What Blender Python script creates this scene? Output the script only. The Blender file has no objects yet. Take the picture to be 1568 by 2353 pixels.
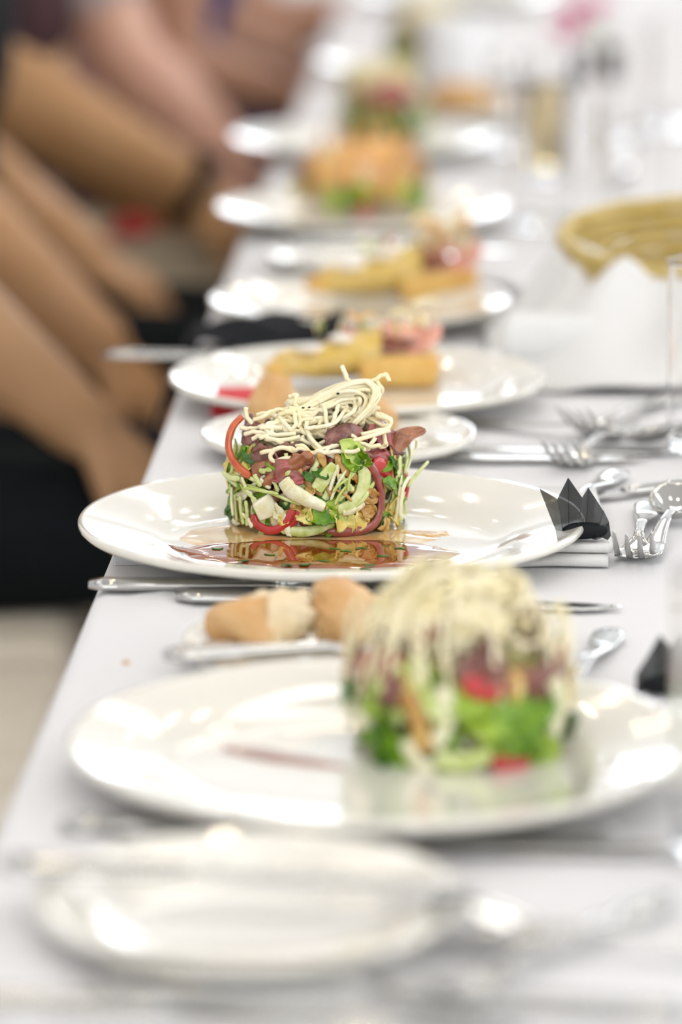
import bpy, math, random
import numpy as np
from mathutils import Vector, Matrix

# ------------------------------------------------------------------ camera
sc = bpy.context.scene
col = sc.collection
CAM_Z = 1.25
F_PX = 9000.0
PITCH = math.atan(1920.0 / F_PX)
cam_d = bpy.data.cameras.new('camera')
cam = bpy.data.objects.new('camera', cam_d)
col.objects.link(cam)
cam.location = (0, 0, CAM_Z)
cam.rotation_euler = (math.pi / 2 - PITCH, 0, 0)
cam_d.sensor_fit = 'VERTICAL'
cam_d.sensor_height = 36.0
cam_d.sensor_width = 24.0
cam_d.lens = F_PX / 2353.0 * 36.0
cam_d.clip_start = 0.05
cam_d.dof.use_dof = True
cam_d.dof.focus_distance = 2.275
cam_d.dof.aperture_fstop = 3.4
sc.camera = cam

# ------------------------------------------------------------------ world, exposure
w = bpy.data.worlds.new('world')
sc.world = w
w.use_nodes = True
w.node_tree.nodes['Background'].inputs[0].default_value = (0.86, 0.93, 1.0, 1)
w.node_tree.nodes['Background'].inputs[1].default_value = 1.0
sc.view_settings.view_transform = 'Standard'
sc.view_settings.look = 'None'
sc.view_settings.gamma = 1.0
sc.view_settings.use_curve_mapping = False
sc.view_settings.exposure = -0.66
sc.cycles.use_denoising = True
sc.cycles.sample_clamp_indirect = 6.0
PANE_POWER = 6.5
SIDE_PANE_POWER = 3.6
CEILING_POWER = 5.5
REAR_FILL_POWER = 4.6
SPOT_POWER = 110.0

# ------------------------------------------------------------------ helpers
TZ = 0.75                       # table top height
rng = random.Random(7)
cp, sp = math.cos(PITCH), math.sin(PITCH)

def ray(px, py):
    cx, cy = (px - 784.0) / F_PX, (1176.5 - py) / F_PX
    return np.array([cx, cp + cy * sp, -sp + cy * cp])

def on_z(px, py, z=TZ):
    r = ray(px, py)
    t = (z - CAM_Z) / r[2]
    return np.array([r[0] * t, r[1] * t, z])

def at_y(px, py, y):
    r = ray(px, py)
    t = y / r[1]
    return np.array([r[0] * t, y, CAM_Z + r[2] * t])

ORIGIN = {}

def tag(o, label=None, cat=None, group=None, kind=None):
    if label: o['label'] = label
    if cat: o['category'] = cat
    if group: o['group'] = group
    if kind: o['kind'] = kind
    return o

def empty(name, loc, label=None, cat=None, group=None, rot=(0, 0, 0)):
    o = bpy.data.objects.new(name, None)
    o.empty_display_size = 0.05
    col.objects.link(o)
    o.location = loc
    o.rotation_euler = rot
    ORIGIN[o] = np.array(loc, float)
    return tag(o, label, cat, group)

def link(name, me, mat, parent=None, smooth=True):
    if mat is not None and len(me.materials) == 0:
        me.materials.append(mat)
    if smooth:
        me.polygons.foreach_set('use_smooth', [True] * len(me.polygons))
    o = bpy.data.objects.new(name, me)
    col.objects.link(o)
    if parent is not None:
        o.parent = parent
        ORIGIN[o] = ORIGIN.get(parent, np.zeros(3))
    else:
        ORIGIN[o] = np.zeros(3)
    return o

def mk(name, vf, mat, parent=None, smooth=True, local=False):
    """a mesh object; verts in world space unless local"""
    v, f = vf
    v = np.asarray(v, float)
    if parent is not None and not local:
        v = v - ORIGIN[parent]
    loc = None
    if parent is None and not local:      # put the origin at the base of a single-mesh thing
        loc = np.array([(v[:, 0].min() + v[:, 0].max()) / 2, (v[:, 1].min() + v[:, 1].max()) / 2, v[:, 2].min()])
        v = v - loc
    me = bpy.data.meshes.new(name)
    me.from_pydata(v.tolist(), [], f)
    me.update()
    o = link(name, me, mat, parent, smooth)
    if loc is not None:
        o.location = loc
        ORIGIN[o] = loc
    return o

def join(parts):
    V, Fc, n = [], [], 0
    for v, f in parts:
        v = np.asarray(v, float)
        V.append(v)
        Fc += [tuple(i + n for i in q) for q in f]
        n += len(v)
    return np.vstack(V), Fc

def crom(pts, n):
    P = np.asarray(pts, float)
    if len(P) == 2:
        t = np.linspace(0, 1, n)[:, None]
        return P[0] * (1 - t) + P[1] * t
    P = np.vstack([2 * P[0] - P[1], P, 2 * P[-1] - P[-2]])
    k = len(P) - 3
    out = []
    for s in np.linspace(0, k - 1e-6, n):
        i = int(s); t = s - i
        a, b, c, d = P[i], P[i + 1], P[i + 2], P[i + 3]
        out.append(0.5 * ((2 * b) + (c - a) * t + (2 * a - 5 * b + 4 * c - d) * t * t + (3 * b - a - 3 * c + d) * t ** 3))
    return np.array(out)

def unit(v):
    v = np.asarray(v, float)
    return v / (np.linalg.norm(v) + 1e-12)

def tube(P, r, sides=8, width=None, hint=None, caps=True):
    """tube along P. r radius (or list) = half thickness along hint; width = half width across"""
    P = np.asarray(P, float); n = len(P)
    T = np.gradient(P, axis=0)
    T = T / (np.linalg.norm(T, axis=1)[:, None] + 1e-12)
    R = np.broadcast_to(np.asarray(r, float), (n,)).copy()
    Wd = R if width is None else np.broadcast_to(np.asarray(width, float), (n,)).copy()
    if hint is None:
        a = unit(np.cross(T[0], [0.31, 0.2, 0.93]))
        N = [a]
        for i in range(1, n):
            a = unit(N[-1] - T[i] * np.dot(N[-1], T[i])); N.append(a)
        N = np.array(N)
    else:
        Hn = np.asarray(hint, float)
        if Hn.ndim == 1: Hn = np.repeat(Hn[None], n, 0)
        N = np.array([unit(Hn[i] - T[i] * np.dot(Hn[i], T[i])) for i in range(n)])
    B = np.cross(T, N)
    V, Fc = [], []
    for i in range(n):
        for k in range(sides):
            a = 2 * math.pi * k / sides
            V.append(P[i] + N[i] * (R[i] * math.cos(a)) + B[i] * (Wd[i] * math.sin(a)))
    for i in range(n - 1):
        for k in range(sides):
            a, b = i * sides + k, i * sides + (k + 1) % sides
            Fc.append((a, b, b + sides, a + sides))
    if caps:
        Fc.append(tuple(range(sides))[::-1])
        Fc.append(tuple((n - 1) * sides + k for k in range(sides)))
    return np.array(V), Fc

def sheet(P, th):
    """solid sheet from a grid P (nu,nv,3), thickness th"""
    nu, nv = P.shape[:2]
    du = np.gradient(P, axis=0); dv = np.gradient(P, axis=1)
    N = np.cross(du, dv); N /= (np.linalg.norm(N, axis=2)[..., None] + 1e-12)
    A = (P + N * th / 2).reshape(-1, 3); Bq = (P - N * th / 2).reshape(-1, 3)
    V = np.vstack([A, Bq]); m = nu * nv; Fc = []
    idx = lambda i, j: i * nv + j
    for i in range(nu - 1):
        for j in range(nv - 1):
            a, b, c, d = idx(i, j), idx(i + 1, j), idx(i + 1, j + 1), idx(i, j + 1)
            Fc.append((a, b, c, d)); Fc.append((a + m, d + m, c + m, b + m))
    border = [idx(i, 0) for i in range(nu)] + [idx(nu - 1, j) for j in range(1, nv)] + \
             [idx(i, nv - 1) for i in range(nu - 2, -1, -1)] + [idx(0, j) for j in range(nv - 2, 0, -1)]
    for k in range(len(border)):
        a, b = border[k], border[(k + 1) % len(border)]
        Fc.append((b, a, a + m, b + m))
    return V, Fc

def lathe(profile, seg=64, c=(0, 0, 0), closed=False):
    pr = np.asarray(profile, float); n = len(pr)
    V, Fc = [], []
    for i in range(seg):
        a = 2 * math.pi * i / seg
        for r, z in pr:
            V.append((c[0] + r * math.cos(a), c[1] + r * math.sin(a), c[2] + z))
    for i in range(seg):
        j = (i + 1) % seg
        for k in range(n - (0 if closed else 1)):
            k2 = (k + 1) % n
            Fc.append((i * n + k, j * n + k, j * n + k2, i * n + k2))
    return np.array(V), Fc

def box(x0, x1, y0, y1, z0, z1):
    V = [(x, y, z) for x in (x0, x1) for y in (y0, y1) for z in (z0, z1)]
    return np.array(V, float), [(0, 1, 3, 2), (4, 6, 7, 5), (0, 4, 5, 1), (2, 3, 7, 6), (0, 2, 6, 4), (1, 5, 7, 3)]

def bevel(o, wd, seg=2):
    m = o.modifiers.new('bevel', 'BEVEL'); m.width = wd; m.segments = seg
    m.limit_method = 'ANGLE'
    return o

def blob(c, r, scale=(1, 1, 1), amp=0.12, freq=3.0, seed=0, nu=28, nv=18, rotz=0.0):
    """lumpy ellipsoid"""
    q = np.random.RandomState(seed); ph = q.uniform(0, 6.28, 12); dr = q.normal(size=(12, 3)) * freq
    V, Fc = [], []
    for j in range(nv + 1):
        th = math.pi * j / nv
        for i in range(nu):
            a = 2 * math.pi * i / nu
            d = np.array([math.sin(th) * math.cos(a), math.sin(th) * math.sin(a), math.cos(th)])
            s = 1 + amp * np.sin(dr @ d + ph).sum() / 4.0
            p = d * s * r * np.asarray(scale)
            V.append((c[0] + p[0] * math.cos(rotz) - p[1] * math.sin(rotz), c[1] + p[0] * math.sin(rotz) + p[1] * math.cos(rotz), c[2] + p[2]))
    for j in range(nv):
        for i in range(nu):
            Fc.append((j * nu + i, (j + 1) * nu + i, (j + 1) * nu + (i + 1) % nu, j * nu + (i + 1) % nu))
    return np.array(V), Fc

# ------------------------------------------------------------------ materials
def material(name, c, rough=0.5, metal=0.0, c2=None, scale=20.0, coat=0.0, trans=0.0, sss=0.0, bump=0.0, bscale=200.0, ior=1.45, spec=0.5, emit=None, power=0.0, alpha=1.0, lo=0.35, hi=0.65):
    m = bpy.data.materials.new(name); m.use_nodes = True
    nt = m.node_tree; b = nt.nodes['Principled BSDF']; I = b.inputs
    I['Base Color'].default_value = (*c, 1); I['Roughness'].default_value = rough; I['Metallic'].default_value = metal
    I['IOR'].default_value = ior; I['Specular IOR Level'].default_value = spec
    I['Coat Weight'].default_value = coat; I['Coat Roughness'].default_value = 0.04
    I['Transmission Weight'].default_value = trans; I['Alpha'].default_value = alpha
    if sss > 0:
        I['Subsurface Weight'].default_value = sss; I['Subsurface Scale'].default_value = 0.004
        I['Subsurface Radius'].default_value = (1.0, 0.6, 0.4)
    tc = nt.nodes.new('ShaderNodeTexCoord')
    if c2 is not None:
        nz = nt.nodes.new('ShaderNodeTexNoise'); nz.inputs['Scale'].default_value = scale; nz.inputs['Detail'].default_value = 3
        nt.links.new(tc.outputs['Object'], nz.inputs['Vector'])
        rp = nt.nodes.new('ShaderNodeValToRGB')
        rp.color_ramp.elements[0].position = lo; rp.color_ramp.elements[1].position = hi
        rp.color_ramp.elements[0].color = (*c, 1); rp.color_ramp.elements[1].color = (*c2, 1)
        nt.links.new(nz.outputs['Fac'], rp.inputs['Fac']); nt.links.new(rp.outputs['Color'], I['Base Color'])
    if bump > 0:
        nb = nt.nodes.new('ShaderNodeTexNoise'); nb.inputs['Scale'].default_value = bscale; nb.inputs['Detail'].default_value = 2
        nt.links.new(tc.outputs['Object'], nb.inputs['Vector'])
        bp = nt.nodes.new('ShaderNodeBump'); bp.inputs['Strength'].default_value = bump; bp.inputs['Distance'].default_value = 0.001
        nt.links.new(nb.outputs['Fac'], bp.inputs['Height']); nt.links.new(bp.outputs['Normal'], I['Normal'])
    if emit is not None:
        I['Emission Color'].default_value = (*emit, 1); I['Emission Strength'].default_value = power
    return m

M = dict(
    wall=material('wall_paint', (0.80, 0.80, 0.80), 0.8, bump=0.1, bscale=60),
    ceil=material('ceiling_paint', (0.83, 0.83, 0.83), 0.9),
    floor=material('floor_boards', (0.74, 0.69, 0.66), 0.45, c2=(0.78, 0.73, 0.70), scale=3),
    frame=material('window_frame', (0.85, 0.85, 0.84), 0.4),
    pane=material('daylight_pane', (0.9, 0.95, 1.0), 0.1, emit=(0.90, 0.95, 1.0), power=PANE_POWER),
    pane_side=material('daylight_pane_side', (0.9, 0.95, 1.0), 0.1, emit=(0.92, 0.96, 1.0), power=SIDE_PANE_POWER),
    fill_rear=material('fill_pane_rear', (0.9, 0.95, 1.0), 0.1, emit=(0.94, 0.97, 1.0), power=REAR_FILL_POWER),  # glow of the added rear windows
    lamp=material('lamp_diffuser', (1, 1, 1), 0.5, emit=(1.0, 0.985, 0.975), power=CEILING_POWER),
    spot=material('downlight_bulb', (1, 1, 1), 0.5, emit=(1.0, 0.86, 0.62), power=SPOT_POWER),
    lampbody=material('lamp_body', (0.8, 0.8, 0.8), 0.4),
    cloth=material('white_tablecloth', (0.74, 0.73, 0.735), 0.85, c2=(0.76, 0.75, 0.75), scale=6, bump=0.25, bscale=900, spec=0.2),
    napkin=material('white_napkin', (0.72, 0.71, 0.69), 0.85, bump=0.2, bscale=700, spec=0.2),
    wood=material('table_wood', (0.30, 0.20, 0.12), 0.5, c2=(0.36, 0.25, 0.16), scale=8),
    plate=material('cream_porcelain', (0.80, 0.765, 0.675), 0.10, coat=0.8, spec=0.6),
    steel=material('polished_steel', (0.54, 0.535, 0.51), 0.09, metal=1.0),
    glass=material('clear_glass', (1, 1, 1), 0.0, trans=1.0, ior=1.45),
    amber=material('amber_drink', (1.0, 0.80, 0.42), 0.0, trans=1.0, ior=1.34),
    noodle=material('fried_noodle', (0.90, 0.79, 0.47), 0.4, c2=(0.94, 0.87, 0.64), scale=60, spec=0.4, bump=0.2, bscale=500),
    noodle_y=material('fried_noodle_golden', (0.86, 0.74, 0.38), 0.5, c2=(0.90, 0.82, 0.55), scale=60),
    orange_pepper=material('orange_red_pepper', (0.50, 0.065, 0.016), 0.22, c2=(0.60, 0.12, 0.03), scale=150, coat=0.5, bump=0.2, bscale=500),
    red_pepper=material('red_pepper', (0.45, 0.012, 0.016), 0.18, c2=(0.55, 0.035, 0.03), scale=120, coat=0.6, bump=0.15, bscale=500),
    maroon_pepper=material('maroon_pepper', (0.22, 0.035, 0.028), 0.2, c2=(0.32, 0.07, 0.05), scale=150, coat=0.6, bump=0.2, bscale=500),
    beef=material('seared_beef', (0.12, 0.040, 0.028), 0.25, c2=(0.32, 0.13, 0.10), scale=110, coat=0.25, bump=0.5, bscale=420, lo=0.38, hi=0.62),
    beef_pink=material('pink_beef', (0.42, 0.075, 0.075), 0.25, c2=(0.28, 0.11, 0.085), scale=90, coat=0.25, bump=0.5, bscale=420),
    beef_tan=material('tan_beef', (0.42, 0.16, 0.07), 0.25, c2=(0.22, 0.085, 0.045), scale=110, coat=0.3, bump=0.5, bscale=420),
    cab_pale=material('pale_cabbage', (0.48, 0.58, 0.13), 0.3, c2=(0.74, 0.78, 0.40), scale=130, coat=0.15, bump=0.4, bscale=500),
    cab_white=material('white_cabbage', (0.74, 0.70, 0.40), 0.3, c2=(0.86, 0.84, 0.64), scale=130, coat=0.15, bump=0.4, bscale=500),
    cab_yellow=material('yellow_cabbage', (0.68, 0.48, 0.06), 0.3, c2=(0.80, 0.70, 0.24), scale=150, coat=0.2, bump=0.4, bscale=500),
    cab_tan=material('dressed_cabbage', (0.40, 0.18, 0.03), 0.25, c2=(0.66, 0.44, 0.13), scale=150, coat=0.3, bump=0.4, bscale=500),
    herb=material('green_herb', (0.07, 0.19, 0.003), 0.35, c2=(0.22, 0.40, 0.010), scale=120, coat=0.12, bump=0.4, bscale=500),
    herb_dark=material('dark_herb', (0.018, 0.085, 0.004), 0.35, c2=(0.06, 0.19, 0.008), scale=110, coat=0.1),
    core=material('shredded_cabbage', (0.30, 0.28, 0.07), 0.45, c2=(0.14, 0.11, 0.03), scale=150, bump=1.0, bscale=250),
    sauce=material('brown_dressing', (0.22, 0.050, 0.010), 0.03, c2=(0.32, 0.085, 0.014), scale=35, coat=0.6, spec=0.6),
    film=material('amber_dressing', (0.62, 0.34, 0.10), 0.05, c2=(0.78, 0.60, 0.34), scale=40, coat=0.5, spec=0.6),
    pepper_spot=material('cracked_pepper', (0.02, 0.015, 0.01), 0.6),
    crust=material('bread_crust', (0.62, 0.35, 0.14), 0.6, c2=(0.72, 0.48, 0.24), scale=40, bump=0.5, bscale=150),
    crumb=material('bread_crumb', (0.86, 0.72, 0.50), 0.8, c2=(0.80, 0.62, 0.36), scale=60, bump=0.8, bscale=180),
    pastry=material('golden_pastry', (0.66, 0.34, 0.07), 0.5, c2=(0.76, 0.48, 0.14), scale=45, bump=0.5, bscale=140),
    egg=material('yellow_filling', (0.66, 0.44, 0.07), 0.4, c2=(0.72, 0.52, 0.20), scale=50, coat=0.2),
    brown=material('dark_caramel', (0.20, 0.05, 0.02), 0.3, c2=(0.30, 0.10, 0.04), scale=60, coat=0.3),
    ham=material('pink_ham', (0.72, 0.30, 0.22), 0.35, c2=(0.80, 0.44, 0.32), scale=60, coat=0.2),
    crisp=material('orange_crisp', (0.76, 0.36, 0.10), 0.45, c2=(0.84, 0.54, 0.20), scale=50),
    cream=material('white_cream', (0.86, 0.80, 0.70), 0.2, coat=0.4),
    leafg=material('salad_green', (0.15, 0.30, 0.008), 0.35, c2=(0.34, 0.48, 0.03), scale=60, coat=0.3),
    leafl=material('light_green', (0.42, 0.56, 0.10), 0.4, c2=(0.58, 0.66, 0.20), scale=50),
    gauze=material('black_gauze', (0.02, 0.025, 0.025), 0.25, spec=0.6, alpha=0.74),
    blackcloth=material('black_cloth', (0.012, 0.013, 0.015), 0.8, spec=0.2),
    redcloth=material('red_paper', (0.62, 0.025, 0.035), 0.7),
    clip=material('clear_plastic', (0.85, 0.87, 0.90), 0.1, trans=0.55, ior=1.45),
    gold=material('golden_wicker', (0.52, 0.38, 0.11), 0.5, c2=(0.60, 0.45, 0.16), scale=40, bump=0.5, bscale=120),
    chair=material('beige_upholstery', (0.68, 0.62, 0.51), 0.9, c2=(0.71, 0.65, 0.54), scale=30, bump=0.3, bscale=500),
    chairleg=material('chair_leg', (0.25, 0.16, 0.09), 0.5),
    pinkpetal=material('pink_petal', (0.75, 0.12, 0.30), 0.6, c2=(0.80, 0.25, 0.42), scale=60),
    china=material('white_china', (0.86, 0.86, 0.86), 0.15, coat=0.4),
)

# ------------------------------------------------------------------ the room
X0, X1, Y0, Y1, ZC = -3.6, 4.6, -3.0, 12.5, 3.3
tag(mk('floor', box(X0, X1, Y0, Y1, -0.05, 0), M['floor'], smooth=False), kind='structure')
tag(mk('ceiling', box(X0, X1, Y0, Y1, ZC, ZC + 0.08), M['ceil'], smooth=False), kind='structure')
tag(mk('wall_left', box(X0 - 0.1, X0, Y0, Y1, 0, ZC), M['wall'], smooth=False), kind='structure')

def wall_with_windows(name, along, fixed, thick, a0, a1, wins, z0, z1, pane_mat, n0):
    def bx(p, q, u, v):
        return box(p, q, *sorted((fixed, fixed + thick)), u, v) if along == 'x' else box(fixed, fixed + thick, p, q, u, v)
    parts = [bx(a0, a1, 0, z0), bx(a0, a1, z1, ZC)]
    edges = [a0] + [e for wn in wins for e in wn] + [a1]
    for i in range(0, len(edges), 2):
        parts.append(bx(edges[i], edges[i + 1], z0, z1))
    tag(mk(name, join(parts), M['wall'], smooth=False), kind='structure')
    for i, (p, q) in enumerate(wins):
        mid = (p + q) / 2
        loc = (mid, fixed, z0) if along == 'x' else (fixed, mid, z0)
        wn = empty('window_%d' % (n0 + i), loc); tag(wn, kind='structure')
        fr = 0.05
        fp = []
        for (u, v, s, t) in ((p, p + fr, z0, z1), (q - fr, q, z0, z1), (p, q, z0, z0 + fr), (p, q, z1 - fr, z1), (mid - 0.02, mid + 0.02, z0, z1)):
            sg = 1 if thick > 0 else -1; d0, d1 = sorted((fixed + sg * 0.01, fixed + sg * 0.06))
            fp.append(box(u, v, d0, d1, s, t) if along == 'x' else box(d0, d1, u, v, s, t))
        mk('window_frame', join(fp), M['frame'], wn, smooth=False)
        for (u, v) in ((p + fr, mid - 0.02), (mid + 0.02, q - fr)):
            d0, d1 = sorted((fixed + sg * 0.03, fixed + sg * 0.04))
            mk('pane', box(u, v, d0, d1, z0 + fr, z1 - fr) if along == 'x' else box(d0, d1, u, v, z0 + fr, z1 - fr), pane_mat, wn, smooth=False)

wall_with_windows('wall_back', 'x', Y1, 0.1, X0, X1, [(-3.3, -1.0), (-0.7, 1.6), (1.9, 4.2)], 0.95, 2.75, M['pane'], 1)
wall_with_windows('wall_rear', 'x', Y0, -0.1, X0, X1, [(-3.0, -0.4), (0.2, 3.6)], 0.9, 2.8, M['fill_rear'], 8)  # rear windows added as fill for surfaces facing the camera
wall_with_windows('wall_right', 'y', X1, 0.1, Y0, Y1, [(-1.8, 0.9), (1.5, 4.2), (4.8, 7.5), (8.1, 10.8)], 0.9, 2.8, M['pane_side'], 4)

# ceiling lamps: flush panels in two rows, small warm downlights between
for yy in (-0.9, 1.5, 3.9, 6.9):
    for xx in (-1.7, 0.4, 2.5):  # middle row added to brighten the near end of the table
        side = {-1.7: 'left row', 0.4: 'middle row added for fill', 2.5: 'right row'}[xx]
        nm = {-0.9: 'nearest the rear wall', 1.5: 'above the near plates', 3.9: 'above the middle of the table', 6.9: 'nearest the far windows'}[yy]
        lt = empty('ceiling_light', (xx, yy, ZC), 'flush white ceiling light panel %s, %s' % (nm, side), 'ceiling light', 'ceiling light panels')
        f = 0.03
        mk('frame', join([box(xx - .62, xx + .62, yy - .32, yy - .32 + f, ZC - .05, ZC), box(xx - .62, xx + .62, yy + .32 - f, yy + .32, ZC - .05, ZC),
                          box(xx - .62, xx - .62 + f, yy - .32 + f, yy + .32 - f, ZC - .05, ZC), box(xx + .62 - f, xx + .62, yy - .32 + f, yy + .32 - f, ZC - .05, ZC)]), M['lampbody'], lt, smooth=False)
        mk('diffuser', box(xx - .59, xx + .59, yy - .29, yy + .29, ZC - .04, ZC - .005), M['lamp'], lt, smooth=False)
for xx in (-0.5, 0.1, 0.8):
    for yy in (0.3, 2.7, 5.0, 5.9, 8.2):  # downlights nearest the camera added for sparkle on the wet salad
        dn_lab = 'small warm downlight in the ceiling, %s row, %s' % ({-0.5: 'left', 0.1: 'middle', 0.8: 'right'}[xx], {0.3: 'near the camera, added for glints on the food', 2.7: 'nearest to the near plates', 5.0: 'second from the near plates', 5.9: 'third from the near plates', 8.2: 'closest to the far windows'}[yy])
        lt = empty('downlight', (xx, yy, ZC), dn_lab, 'downlight', 'downlights over the table')
        mk('trim_ring', lathe([(0.045, 0), (0.06, -0.004), (0.06, -0.012), (0.045, -0.014)], 20, (xx, yy, ZC), True), M['lampbody'], lt)
        mk('bulb', lathe([(0.0001, -0.010), (0.03, -0.009), (0.044, -0.002), (0.044, -0.0005), (0.0001, -0.0005)], 16, (xx, yy, ZC)), M['spot'], lt)

# ------------------------------------------------------------------ table and cloth
SLOPE = 0.033
TANG = math.atan(SLOPE)
def edge_x(y): return -0.138 + SLOPE * (y - 2.14)
U = np.array([math.cos(TANG), -math.sin(TANG), 0])       # across the table
Vv = np.array([math.sin(TANG), math.cos(TANG), 0])       # along the table
TA = np.array([edge_x(0.9), 0.9, 0.0])                   # near left corner
TL, TW = 8.0, 0.95
def tpt(u, v, z): return TA + U * u + Vv * v + np.array([0, 0, z])

tb = empty('dining_table', tpt(TW / 2, TL / 2, 0), 'long dining table under the white cloth', 'table')
def tbox(u0, u1, v0, v1, z0, z1):
    b, f = box(u0, u1, v0, v1, z0, z1)
    return np.array([tpt(*p) for p in b]), f
mk('tabletop', tbox(0.012, TW - 0.012, 0.012, TL - 0.012, TZ - 0.04, TZ - 0.006), M['wood'], tb, smooth=False)
for v in (0.5, 2.8, 5.2, 7.5):
    for u in (0.33, TW - 0.33):
        mk('leg', tbox(u - .03, u + .03, v - .03, v + .03, 0, TZ - 0.04), M['wood'], tb, smooth=False)

prof = [(0.010, -0.13)]
for a in np.linspace(0, 1, 6)[1:]: prof.append((0.008 - 0.008 * a, -0.13 + 0.115 * a))
for a in np.linspace(0.15, 1, 6): prof.append((0.009 * (1 - math.cos(a * math.pi / 2)), -0.009 + 0.009 * math.sin(a * math.pi / 2)))
for a in np.linspace(0.02, TW - 0.02, 46): prof.append((a, 0.0))
prof += [(TW - q[0], q[1]) for q in reversed(prof[:11])]
nv = 320
G = np.zeros((nv, len(prof), 3))
for i in range(nv):
    v = TL * i / (nv - 1)
    for j, (u, z) in enumerate(prof):
        hang = max(0.0, -z - 0.02)
        wv = 0.03 * hang / 0.3 * math.sin(v * 17 + (3 if j > 25 else 0)) + 0.02 * hang / 0.3 * math.sin(v * 41)
        uu = u + (-1 if j < 25 else 1) * (wv + hang * 0.02) * (1 if hang > 0 else 0)
        zz = z
        if hang == 0 and 0.012 < u < TW - 0.012:
            zz += 0.0004 * math.sin(u * 31 + v * 5) * math.sin(v * 11 + u * 7) - 0.0004
            zz += 0.0022 * math.exp(-((u - 0.035 - 0.004 * math.sin(v * 2)) / 0.0075) ** 2)      # ironed crease along the table
        G[i, j] = tpt(uu, v, TZ + zz)
tag(mk('tablecloth', sheet(G, 0.0012), M['cloth']), 'white cloth covering the long dining table', 'tablecloth')

# ------------------------------------------------------------------ plates
def plate_profile(R, h=0.022, well=0.70):
    rw = R * well
    p = [(0.0001, 0.0045), (rw * 0.5, 0.0045), (rw * 0.86, 0.0048), (rw * 0.95, 0.0062), (rw * 1.02, 0.0098), (rw * 1.10, 0.0128)]
    p += [(R * 0.86, h - 0.0052), (R * 0.93, h - 0.0028), (R * 0.975, h - 0.0006), (R * 0.992, h), (R, h - 0.0016), (R * 0.999, h - 0.0036), (R * 0.985, h - 0.0058)]
    p += [(R * 0.93, h - 0.0075), (rw * 1.08, 0.0062), (rw * 0.97, 0.0025), (rw * 0.92, 0.0), (rw * 0.87, 0.0), (rw * 0.83, 0.0018), (0.0001, 0.0018)]
    return p

PLATE_MESH = {}
def plate(name, c, R, label, group, cat='plate', mat=None, h=0.022, well=0.70):
    key = (round(R, 3), h, well)
    if key not in PLATE_MESH:
        v, f = lathe(plate_profile(R, h, well), 96)
        me = bpy.data.meshes.new(name); me.from_pydata(v.tolist(), [], f); me.update()
        me.materials.append(M['plate'])
        me.polygons.foreach_set('use_smooth', [True] * len(me.polygons))
        PLATE_MESH[key] = me
    o = bpy.data.objects.new(name, PLATE_MESH[key]); col.objects.link(o)
    o.location = (c[0], c[1], TZ + 0.0008)
    return tag(o, label, cat, group)

def rim_c(px, py, h=0.022):
    return on_z(px, py, TZ + h)
PL = {}
for key, px, py, wpx, lab in (
        (1, 868, 1688, 1430, 'nearest large cream dinner plate, out of focus, with a noodle salad on it'),
        (2, 763, 1188, 1168, 'sharp cream dinner plate with the noodle salad and brown dressing'),
        (3, 822, 860, 868, 'cream dinner plate holding the golden tart, next behind the sharp salad plate'),
        (4, 826, 684, 690, 'cream dinner plate with the blurred tart and white shavings, before the green-edged mound'),
        (5, 832, 472, 668, 'cream dinner plate under the blurred orange mound on green leaves'),
        (6, 838, 312, 610, 'far cream dinner plate with a blurred noodle salad, left of the amber glass'),
        (7, 985, 140, 500, 'cream dinner plate second farthest, at the top of the picture'),
        (8, 1050, -20, 430, 'farthest cream dinner plate, cut by the top edge of the picture')):
    c = rim_c(px, py)
    zc = c[1] * cp + (CAM_Z - c[2]) * sp
    R = wpx / 2 / F_PX * zc
    PL[key] = (c, R)
    plate('dinner_plate', c, R, lab, 'dinner plates along the table')
SP = {}
for key, px, py, D, lab in (
        (0, 572, 2052, 0.175, 'empty cream side plate in the blurred foreground with a butter knife across it'),
        (1, 812, 1468, 0.176, 'cream side plate with torn bread, just in front of the sharp salad plate'),
        (2, 778, 990, 0.180, 'cream side plate with bread right behind the sharp salad'),
        (4, 848, 578, 0.175, 'blurred cream side plate between the tart plates and the orange mound'),
        (6, 1035, 250, 0.175, 'blurred cream side plate with a bread roll right of the far salad')):
    c = rim_c(px, py, 0.017)
    SP[key] = (c, D / 2)
    plate('side_plate', c, D / 2, lab, 'side plates along the table', h=0.017, well=0.66)

# ------------------------------------------------------------------ cutlery
def knife_meshes(L=0.24, serr=True):
    hl = L * 0.45
    xs = np.linspace(0, hl, 14)
    P = np.stack([xs, np.zeros(14), np.full(14, 0.0042)], 1)
    wd = 0.0072 + 0.0022 * np.cos(np.linspace(0, 3.1, 14)); wd[0] *= 0.6; wd[-1] = 0.005
    th = np.full(14, 0.0036); th[0] = 0.0022; th[-1] = 0.0022
    handle = tube(P, th, 12, wd, (0, 0, 1))
    n = 34; xb = np.linspace(hl - 0.006, L, n); g = np.zeros((n, 7, 3))
    for i, x in enumerate(xb):
        t = (x - hl) / (L - hl)
        back = 0.0055 * (1 if t < 0.75 else max(0.05, 1 - ((t - 0.75) / 0.25) ** 2))
        edge = -0.0105 * min(1, 0.4 + max(0, t) * 3) * (1 if t < 0.8 else max(0.12, 1 - ((t - 0.8) / 0.2) ** 2 * 0.9))
        if serr and 0.35 < t < 0.95 and i % 2: edge += 0.0012
        for j in range(7):
            s = j / 6
            g[i, j] = (x, back + (edge - back) * s, 0.0042 - 0.002 * max(0, t))
    blade = sheet(g, 0.0013)
    return handle, blade

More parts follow.
